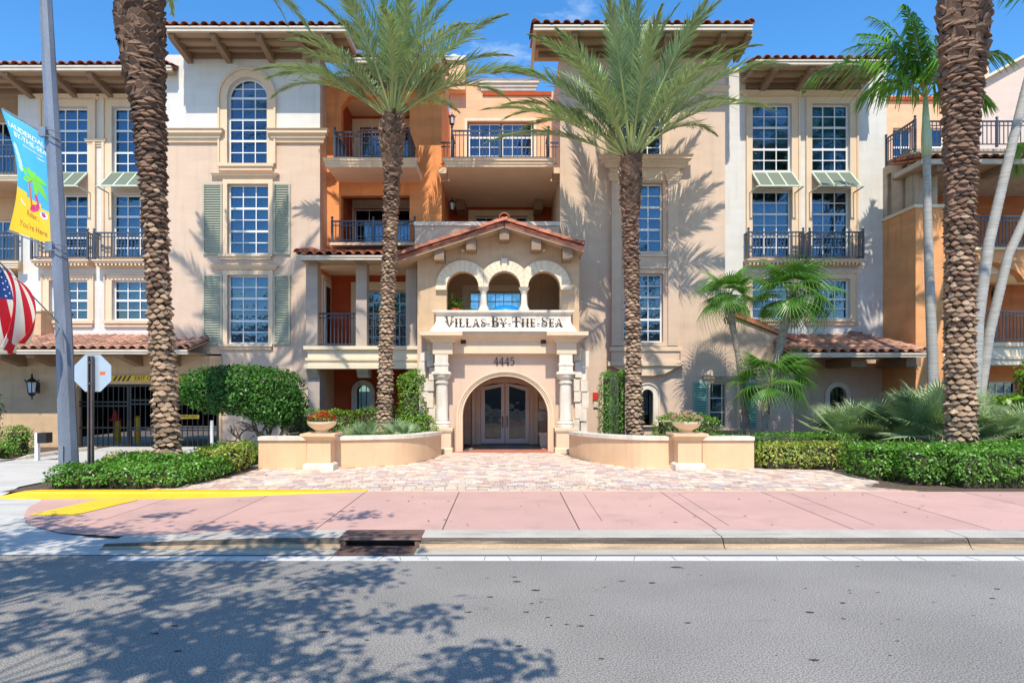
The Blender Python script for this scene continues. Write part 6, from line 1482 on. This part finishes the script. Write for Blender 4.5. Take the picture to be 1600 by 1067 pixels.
DF = {'up': [dmesh(1.50, .45, 1), dmesh(1.42, .6, 2)], 'mid': [dmesh(1.22, .75, 3), dmesh(1.15, .95, 4), dmesh(1.0, .8, 9)], 'low': [dmesh(.80, .95, 5), dmesh(.72, 1.15, 6)], 'flat': [dmesh(.55, .95, 7), dmesh(.45, .75, 8)]}
def date_crown(t, base, r, spec, seed, extra=()):
    g = random.Random(seed)
    for kind_, n, s0, s1 in spec:
        off = g.uniform(0, 6)
        for i in range(n):
            az = off + 2*math.pi*(i+g.uniform(-.3, .3))/n; me = g.choice(DF[kind_]); rr = r*{'up': .3, 'mid': .6, 'low': .9, 'flat': 1}[kind_]
            set_frond(t, me, Vector(base)+Vector((math.cos(az)*rr, math.sin(az)*rr, g.uniform(-.1, .1))), az, g.uniform(-.25, .25), g.uniform(s0, s1), g.uniform(-.06, .06))
    for kind_, az, s_, tl in extra:
        set_frond(t, g.choice(DF[kind_]), Vector(base)+Vector((math.cos(az)*r*.8, math.sin(az)*r*.8, -.05)), az, g.uniform(-.2, .2), s_, tl)
# palm 1: big trunk on the left, crown above the picture
def px_path(pts, y): return [P(u, v, y) for u, v in pts]
t = thing('date_palm', 'thick date palm trunk leaning slightly beside the light pole on the left', 'palm tree', (X(262,14.5), 14.5, G), 'date palms')
pth = px_path([(264, 744), (262, 700), (257, 600), (250, 500), (245, 400), (240, 300), (234, 200), (225, 110), (219, 50), (216, 0), (213, -110)], 14.5)
date_trunk(t, pth, [.24, .23, .215, .21, .21, .22, .28, .38, .44, .44, .40], .108, 9, dark_from=.42, seed=1, kfun=lambda f: f > .74, max_obj=300)
date_crown(t, pth[-1], .4, (('up', 5, .9, 1.05), ('mid', 9, .95, 1.1), ('low', 9, 1.0, 1.1), ('flat', 5, 1.0, 1.1)), 41, extra=(('flat', .05, 1.05, -.75), ('flat', .3, 1.1, -.6)))
# palm 2
t = thing('date_palm', 'slender date palm standing between the loggia and the portico with its crown in view', 'palm tree', (X(600,18.6), 18.6, G), 'date palms')
pth = px_path([(599, 726), (600, 680), (603, 560), (607, 440), (611, 330), (613, 270), (612, 235), (612, 205), (613, 180)], 18.6)
date_trunk(t, pth, [.22, .18, .165, .165, .165, .20, .28, .31, .24], .085, 8, dark_from=.60, seed=2, kfun=lambda f: f > .84, max_obj=300, scale=.85)
date_crown(t, pth[-1], .22, (('up', 9, .95, 1.12), ('mid', 15, 1.0, 1.18), ('low', 7, 1.0, 1.15)), 42, extra=(('flat', math.pi+.15, 1.1, .12), ('low', math.pi-.1, 1.15, .10), ('flat', -.10, 1.22, .10), ('low', .1, 1.1, .12), ('low', math.pi+.5, .9, 0)))
# palm 3
t = thing('date_palm', 'slender date palm right of the portico with feathery fronds across the facade', 'palm tree', (X(992,18.6), 18.6, G), 'date palms')
pth = px_path([(992, 726), (992, 680), (990, 560), (987, 440), (985, 350), (985, 320), (985, 280), (985, 255), (986, 244)], 18.6)
date_trunk(t, pth, [.24, .20, .18, .175, .19, .23, .27, .28, .24], .085, 8, dark_from=.5, seed=3, kfun=lambda f: f > .78, max_obj=300, scale=.85)
date_crown(t, pth[-1], .22, (('up', 9, 1.15, 1.3), ('mid', 16, 1.1, 1.28), ('low', 7, 1.05, 1.2)), 43, extra=(('low', math.pi+.1, 1.32, .28), ('low', math.pi-.25, 1.2, .10), ('flat', math.pi+.2, 1.22, .10), ('low', .1, 1.42, .34), ('low', -.2, 1.4, .26), ('low', .35, 1.25, .15), ('flat', math.pi-.05, 1.15, -.02)))
# palm 4
t = thing('date_palm', 'thick date palm trunk rising out of the large hedge on the right', 'palm tree', (X(1502,14.5), 14.5, G), 'date palms')
pth = px_path([(1502, 742), (1502, 690), (1501, 600), (1500, 500), (1500, 400), (1500, 300), (1502, 200), (1504, 110), (1506, 30), (1507, -110)], 14.5)
date_trunk(t, pth, [.27, .27, .265, .265, .25, .26, .30, .40, .46, .44], .108, 10, dark_from=.36, seed=4, kfun=lambda f: f > .80, max_obj=300)
date_crown(t, pth[-1], .4, (('up', 5, .9, 1.05), ('mid', 9, .95, 1.1), ('low', 9, 1.0, 1.1)), 44)
# --- ringed royal-like palms
ring_m = mat('ringed_pale_trunk', (.38, .365, .335), rough=.85, var=.25, scale=3, stretch=(.6,.6,16), bump=.5, bscale=9, stain=((.20,.18,.16), 2.5, .55, .5, (1,1,4)))
shaft_m = mat('crownshaft', (.42, .50, .30), rough=.4, var=.2, stretch=(6,6,.6))
adon_leaf = mat('feather_palm_leaf', (.14, .32, .05), rough=.32, island=.3, trans=.25)
def amesh(el0, droop, seed, L=2.3, hang=.8): return frond_mesh('feather_frond', adon_leaf, L=L, n=44, leafL=.62, droop_l=.9, vang=.10, width=.055, seed=seed, petiole=.16, el0=el0, droop=droop, fwd=.55, hang=hang)
AF = [amesh(1.25, 1.3, 51), amesh(.9, 1.6, 52), amesh(.45, 1.3, 53), amesh(1.4, .8, 54, hang=.3)]
def ringed_palm(label, path, radii, crown, seed, shaft=None):
    t = thing('feather_palm', label, 'palm tree', (path[0].x, path[0].y, G), 'smooth trunked palms on the right'); g = random.Random(seed)
    # fine rings modelled in the outline
    pts, rr = [], []; L = 0
    for i in range(len(path)-1):
        n = max(2, int((path[i+1]-path[i]).length/.07))
        for k in range(n): pts.append(path[i].lerp(path[i+1], k/n)); rr.append((radii[i]+(radii[i+1]-radii[i])*k/n)*(1.0 if k % 2 else .955)*g.uniform(.985, 1.015))
    pts.append(path[-1]); rr.append(radii[-1]); MB().tube(pts, rr, 14).build('trunk', ring_m, t, smooth=True)
    if shaft: MB().tube([shaft[0], shaft[0].lerp(shaft[1], .3), shaft[1]], [radii[-1]*1.25, radii[-1]*1.3, radii[-1]*.55], 12).build('crownshaft', shaft_m, t, smooth=True)
    top = shaft[1] if shaft else path[-1]
    for mi_, az, s_, tl in crown: set_frond(t, AF[mi_], top, az, g.uniform(-.2, .2), s_*1.18, tl)
    return t
y5 = 18.6
ringed_palm('pale ringed palm with a drooping green crown before the orange corner', px_path([(1459, 700), (1457, 560), (1452, 430), (1449, 330), (1448, 245)], y5), [.15, .14, .12, .11, .10],
            [(0, math.pi+.1, 1.0, .0), (1, math.pi-.1, 1.05, .30), (2, math.pi+.05, 1.25, .25), (1, -.2, .9, .2), (0, .6, .9, 0), (3, 1.2, .9, 0), (3, -1.0, .95, 0), (1, -1.6, .9, 0), (1, 2.0, .9, .1), (0, math.pi+.7, 1.0, .15), (2, .2, .8, .1), (3, 2.6, 1.05, .0), (0, -2.2, .9, .0)], 61, shaft=(P(1448, 245, y5), P(1446, 155, y5)))
y6 = 17.6
ringed_palm('pale ringed palm leaning right behind the thick trunk, its head out of the picture', px_path([(1519, 720), (1521, 620), (1528, 500), (1545, 380), (1566, 290), (1600, 150), (1640, 0)], y6), [.20, .17, .145, .13, .12, .11, .10],
            [(0, math.pi, 1.0, 0), (1, math.pi-.2, 1.1, .2), (2, math.pi+.2, 1.1, .25), (1, math.pi+.6, 1., .1), (0, 0, 1, 0), (3, 1, 1, 0), (1, -1, 1, 0), (2, .5, 1, 0)], 62)
ringed_palm('second pale palm stem leaning furthest right with a low spreading crown', px_path([(1526, 720), (1530, 620), (1546, 520), (1575, 400), (1600, 345), (1640, 250)], y6+.25), [.17, .145, .125, .115, .11, .10],
            [(0, .3, 1, 0), (1, 1.2, 1, 0), (2, -.4, 1, 0), (3, 0, 1, 0), (1, -1.2, 1, 0)], 63)
# loose fronds of the leaning palm reach into the top right corner
# --- fan palms
def fan_leaf(R, nseg, span, seed, fold=.22, droop=.25, fuse=.36, w_=None):
    g = np.random.default_rng(seed); q = []
    a = np.linspace(-span/2, span/2, nseg); da = span/(nseg-1)
    for i, th in enumerate(a):
        L = R*(.80+.20*math.cos(th*.7))*g.uniform(.92, 1.08); d_ = np.array([math.cos(th), math.sin(th), 0]); n_ = np.array([-math.sin(th), math.cos(th), 0]); up_ = np.array([0,0,1.])
        hw = math.tan(da/2)*fuse*R*1.04; base = np.zeros(3)+up_*0; m_ = d_*L*fuse - up_*droop*.10*L
        e1, e2 = m_+n_*hw-up_*fold*hw*2, m_-n_*hw-up_*fold*hw*2; m_ = m_+up_*fold*hw
        t2 = d_*L*.8 - up_*droop*.42*L; tip = d_*L*.98 - up_*droop*(.95+g.uniform(-.2,.3))*L
        q += [base, e1, m_, m_] ; q += [base, m_, e2, e2]
        q += [e1, t2+n_*hw*.35, t2, m_]; q += [m_, t2, t2-n_*hw*.35, e2]; q += [t2+n_*hw*.35, tip, tip, t2-n_*hw*.35]
    return np.array(q)
def fan_meshes(tag_, m, R, nseg, span, droops):
    out = []
    for i, dr_ in enumerate(droops):
        q = fan_leaf(R, nseg, span, 70+i, droop=dr_); f_ = q.reshape(-1, 4, 3); vv = []; 
        me = bpy.data.meshes.new(tag_); V = []; Fc = []
        for c in f_:
            n = len(V); pts = [tuple(p) for p in c]; u_ = []
            for p in pts:
                if not u_ or p != u_[-1]: u_.append(p)
            V += u_; Fc.append(tuple(range(n, n+len(u_))))
        me.from_pydata(V, [], Fc); me.materials.append(m); out.append(me)
    return out
FG = fan_meshes('fan_leaf', fan_green, .62, 26, 3.7, (.45, .75, 1.05, .6))
FS = fan_meshes('silver_fan_leaf', silver, .62, 26, 3.6, (.02, .12, .25))
stalk_m = mat('leaf_stalk', (.20, .30, .08), rough=.5)
_stalk = {}
def fan_plant(t, centre, n, meshes, pet, s0, s1, seed, elmin=-.4, elmax=1.3, az_list=None, stalk=stalk_m, rise=0, jit=0.0):
    g = random.Random(seed); c = Vector(centre)
    for i in range(n):
        f = (i+.5)/n; el = elmax + (elmin-elmax)*f + g.uniform(-.12, .12); az = i*2.39996 + g.uniform(-.3, .3)
        if az_list and i < len(az_list): az, el = az_list[i]
        c2 = c + Vector((g.uniform(-jit, jit), g.uniform(-jit, jit), 0)); d_ = Vector((math.cos(az)*math.cos(el), math.sin(az)*math.cos(el), math.sin(el))); L = pet*g.uniform(.8, 1.15); end = c2 + d_*L
        key = stalk.name
        if key not in _stalk: _stalk[key] = MB().tube([(0,0,0),(.5,0,.03),(1,0,0)], [.013,.010,.007], 5).mesh('leaf_stalk', stalk)
        yv = Vector((-math.sin(az), math.cos(az), 0)); zv = d_.cross(yv); R = Matrix((d_, yv, zv)).transposed().to_4x4()
        lf = put('fan_leaf', g.choice(meshes), t, Matrix.Translation(end) @ R @ Matrix.Rotation(g.uniform(.1, .5), 4, 'Y') @ Matrix.Rotation(g.uniform(-.35, .35), 4, 'X') @ Matrix.Scale(g.uniform(s0, s1), 4))
        put('leaf_stalk', _stalk[key], lf, Matrix.Translation(c2) @ R @ Matrix.Diagonal((L, 1, 1, 1)))
def fan_palm(label, path, radii, centre, n, seed, sc0, sc1, pet=.42, elmin=-.5):
    t = thing('fan_palm', label, 'palm tree', (path[0].x, path[0].y, G), 'small fan palms in the right bed')
    pts, rr = [], []; g = random.Random(seed)
    for i in range(len(path)-1):
        for k in range(6): pts.append(path[i].lerp(path[i+1], k/6)); rr.append((radii[i]+(radii[i+1]-radii[i])*k/6)*g.uniform(.93, 1.07))
    pts.append(path[-1]); rr.append(radii[-1]); MB().tube(pts, rr, 10).build('trunk', ftrunk, t)
    # shaggy old bases under the crown
    b = MB()
    for i in range(26):
        a = g.uniform(0, 6.28); z = g.uniform(-.9, .0); fz = 1+z/.9; p = Vector(centre)+Vector((math.cos(a)*radii[-1]*.8, math.sin(a)*radii[-1]*.8, z)); b.bar(p, p+Vector((math.cos(a)*.06, math.sin(a)*.06, .16)), .04, .012)
    b.build('old_leaf_base', ftrunk, t, kind='stuff')
    fan_plant(t, centre, n, FG, pet, sc0, sc1, seed, elmin=elmin); return t
ftrunk = mat('fan_palm_trunk', (.30, .25, .20), rough=.95, var=.35, scale=8, stretch=(1,1,3), bump=.6, bscale=30)
y8 = 19.4
fan_palm('taller left fan palm with a shaggy trunk before the shuttered window', px_path([(1168, 690), (1160, 600), (1152, 550), (1143, 500), (1139, 462)], y8), [.11, .085, .08, .10, .09], P(1138, 462, y8), 19, 81, .9, 1.2, pet=.5)
fan_palm('middle fan palm with the fullest crown and a curved trunk above the porch roof', px_path([(1192, 690), (1200, 620), (1214, 560), (1226, 510), (1237, 468)], y8-.5), [.10, .09, .10, .12, .10], P(1238, 464, y8-.5), 25, 82, 1.1, 1.45, pet=.72)
fan_palm('shortest fan palm with leaves below the porch roof edge', px_path([(1196, 690), (1194, 640), (1200, 612)], y8-.8), [.10, .09, .09], P(1204, 600, y8-.8), 23, 83, 1.0, 1.35, pet=.66, elmin=-.3)
for u, lab, s_ in ((1150, 'left', .11), ):
    pass
def clump(label, cx_, cy_, n, sz, spread, seed, z=G, pet=.55):
    t = thing('palmetto_clump', label, 'shrub', (cx_, cy_, G), 'silver palmetto clumps'); g = random.Random(seed)
    k = max(1, int(n/14))
    for j in range(k): fan_plant(t, (cx_+g.uniform(-spread, spread), cy_+g.uniform(-spread, spread)*.5, z+g.uniform(0, .15)), n//k, FS, pet, sz*.85, sz*1.1, seed+j, elmin=.45, elmax=1.45, stalk=stalk_s)
    return t
stalk_s = mat('silver_stalk', (.25, .30, .16), rough=.5)
clump('silver green palmetto clump under the arched window by the porch', 9.3, 17.9, 70, 1.15, .5, 91, pet=.95)
clump('largest silver palmetto clump left of the thick right palm trunk', 10.6, 16.8, 98, 1.3, .5, 92, pet=1.3)
clump('small silver palmetto against the beige wall left of the big clumps', 8.1, 18.6, 14, .55, .1, 93, pet=.35)
clump('silver palmetto clump right of the thick right palm trunk', 12.7, 16.9, 48, 1.1, .3, 94, pet=.9)
clump('silver palmetto in the planter left of the slender palm trunk', -3.75, 17.4, 36, .72, .35, 95, pet=.55)
clump('silver palmetto between the slender palm trunk and the tall clipped shrub', -2.75, 17.9, 26, .72, .15, 96, pet=.6)
# pot plant behind the left portico arch
t = thing('potted_plant', 'small potted plant standing behind the left portico arch', 'potted plant', (X(712,20.7), 20.7, Z(497,20.7)))
MB().lathe([(.14, Z(497,20.7)), (.19, Z(483,20.7)), (.20, Z(482,20.7))], X(712,20.7), 20.7, 14).build('pot', MATS['print_orange'], t)
pp = gp.normal(0, .13, (160, 3)) + np.array([X(712,20.7), 20.7, Z(476,20.7)]); put('leaves', quads_mesh('leaves', leaf_cloud(pp, pp-np.array([X(712,20.7), 20.7, Z(484,20.7)]), .14, .4, 5), leaf_lime, 4), t, kind='stuff')
# fallen leaves and grit on the court and pavement
g = np.random.default_rng(77); n = 90; pos = np.stack([g.uniform(-6, 8, n), g.uniform(9, 15.5, n), np.full(n, G+.008)], 1)
pos = pos[[bool(p[1] > 12.4 or p[0] > -2.4) for p in pos]]
put('fallen_leaf', quads_mesh('fallen_leaf', leaf_cloud(pos, np.tile([0, 0, 6.], (len(pos), 1)), .045, .5, 78), mat('dry_leaf', (.16,.09,.04), rough=.9, island=.5), 4), None, kind='stuff')

# ---------------------------------------------------------------- behind the viewer: palms and house added to block sky fill, reflected in windows
for i, (x_, y_, h_) in enumerate(((-9.5, -11, 8.5), (-2.5, -12, 9.5), (4.5, -11.5, 8.8), (11.5, -12.5, 9.8))):
    t = thing('date_palm', ('leftmost', 'shorter inner left', 'inner right', 'tallest and rightmost')[i] + ' unseen date palm of the row added across the street to cut sky fill', 'palm tree', (x_, y_, 0), 'unseen date palms added across the street')
    MB().tube([(x_, y_, 0), (x_+.1, y_, h_*.5), (x_, y_, h_-.3), (x_, y_, h_)], [.26, .20, .2, .3], 10).build('trunk', boot_st, t)
    date_crown(t, (x_, y_, h_), .2, (('up', 6, 1, 1.1), ('mid', 10, 1, 1.1), ('low', 8, 1, 1.1)), 90+i)
hb = thing('house', 'unseen plain cream house added behind the viewer to cut sky fill', 'house', (0, -27, 0))
MB().box(-30, 32, -34, -27, 0, 7.5).build('wall', beige_st, hb); MB().box(-31, 33, -35, -26.2, 7.5, 7.8).build('roof', tile_m, hb)
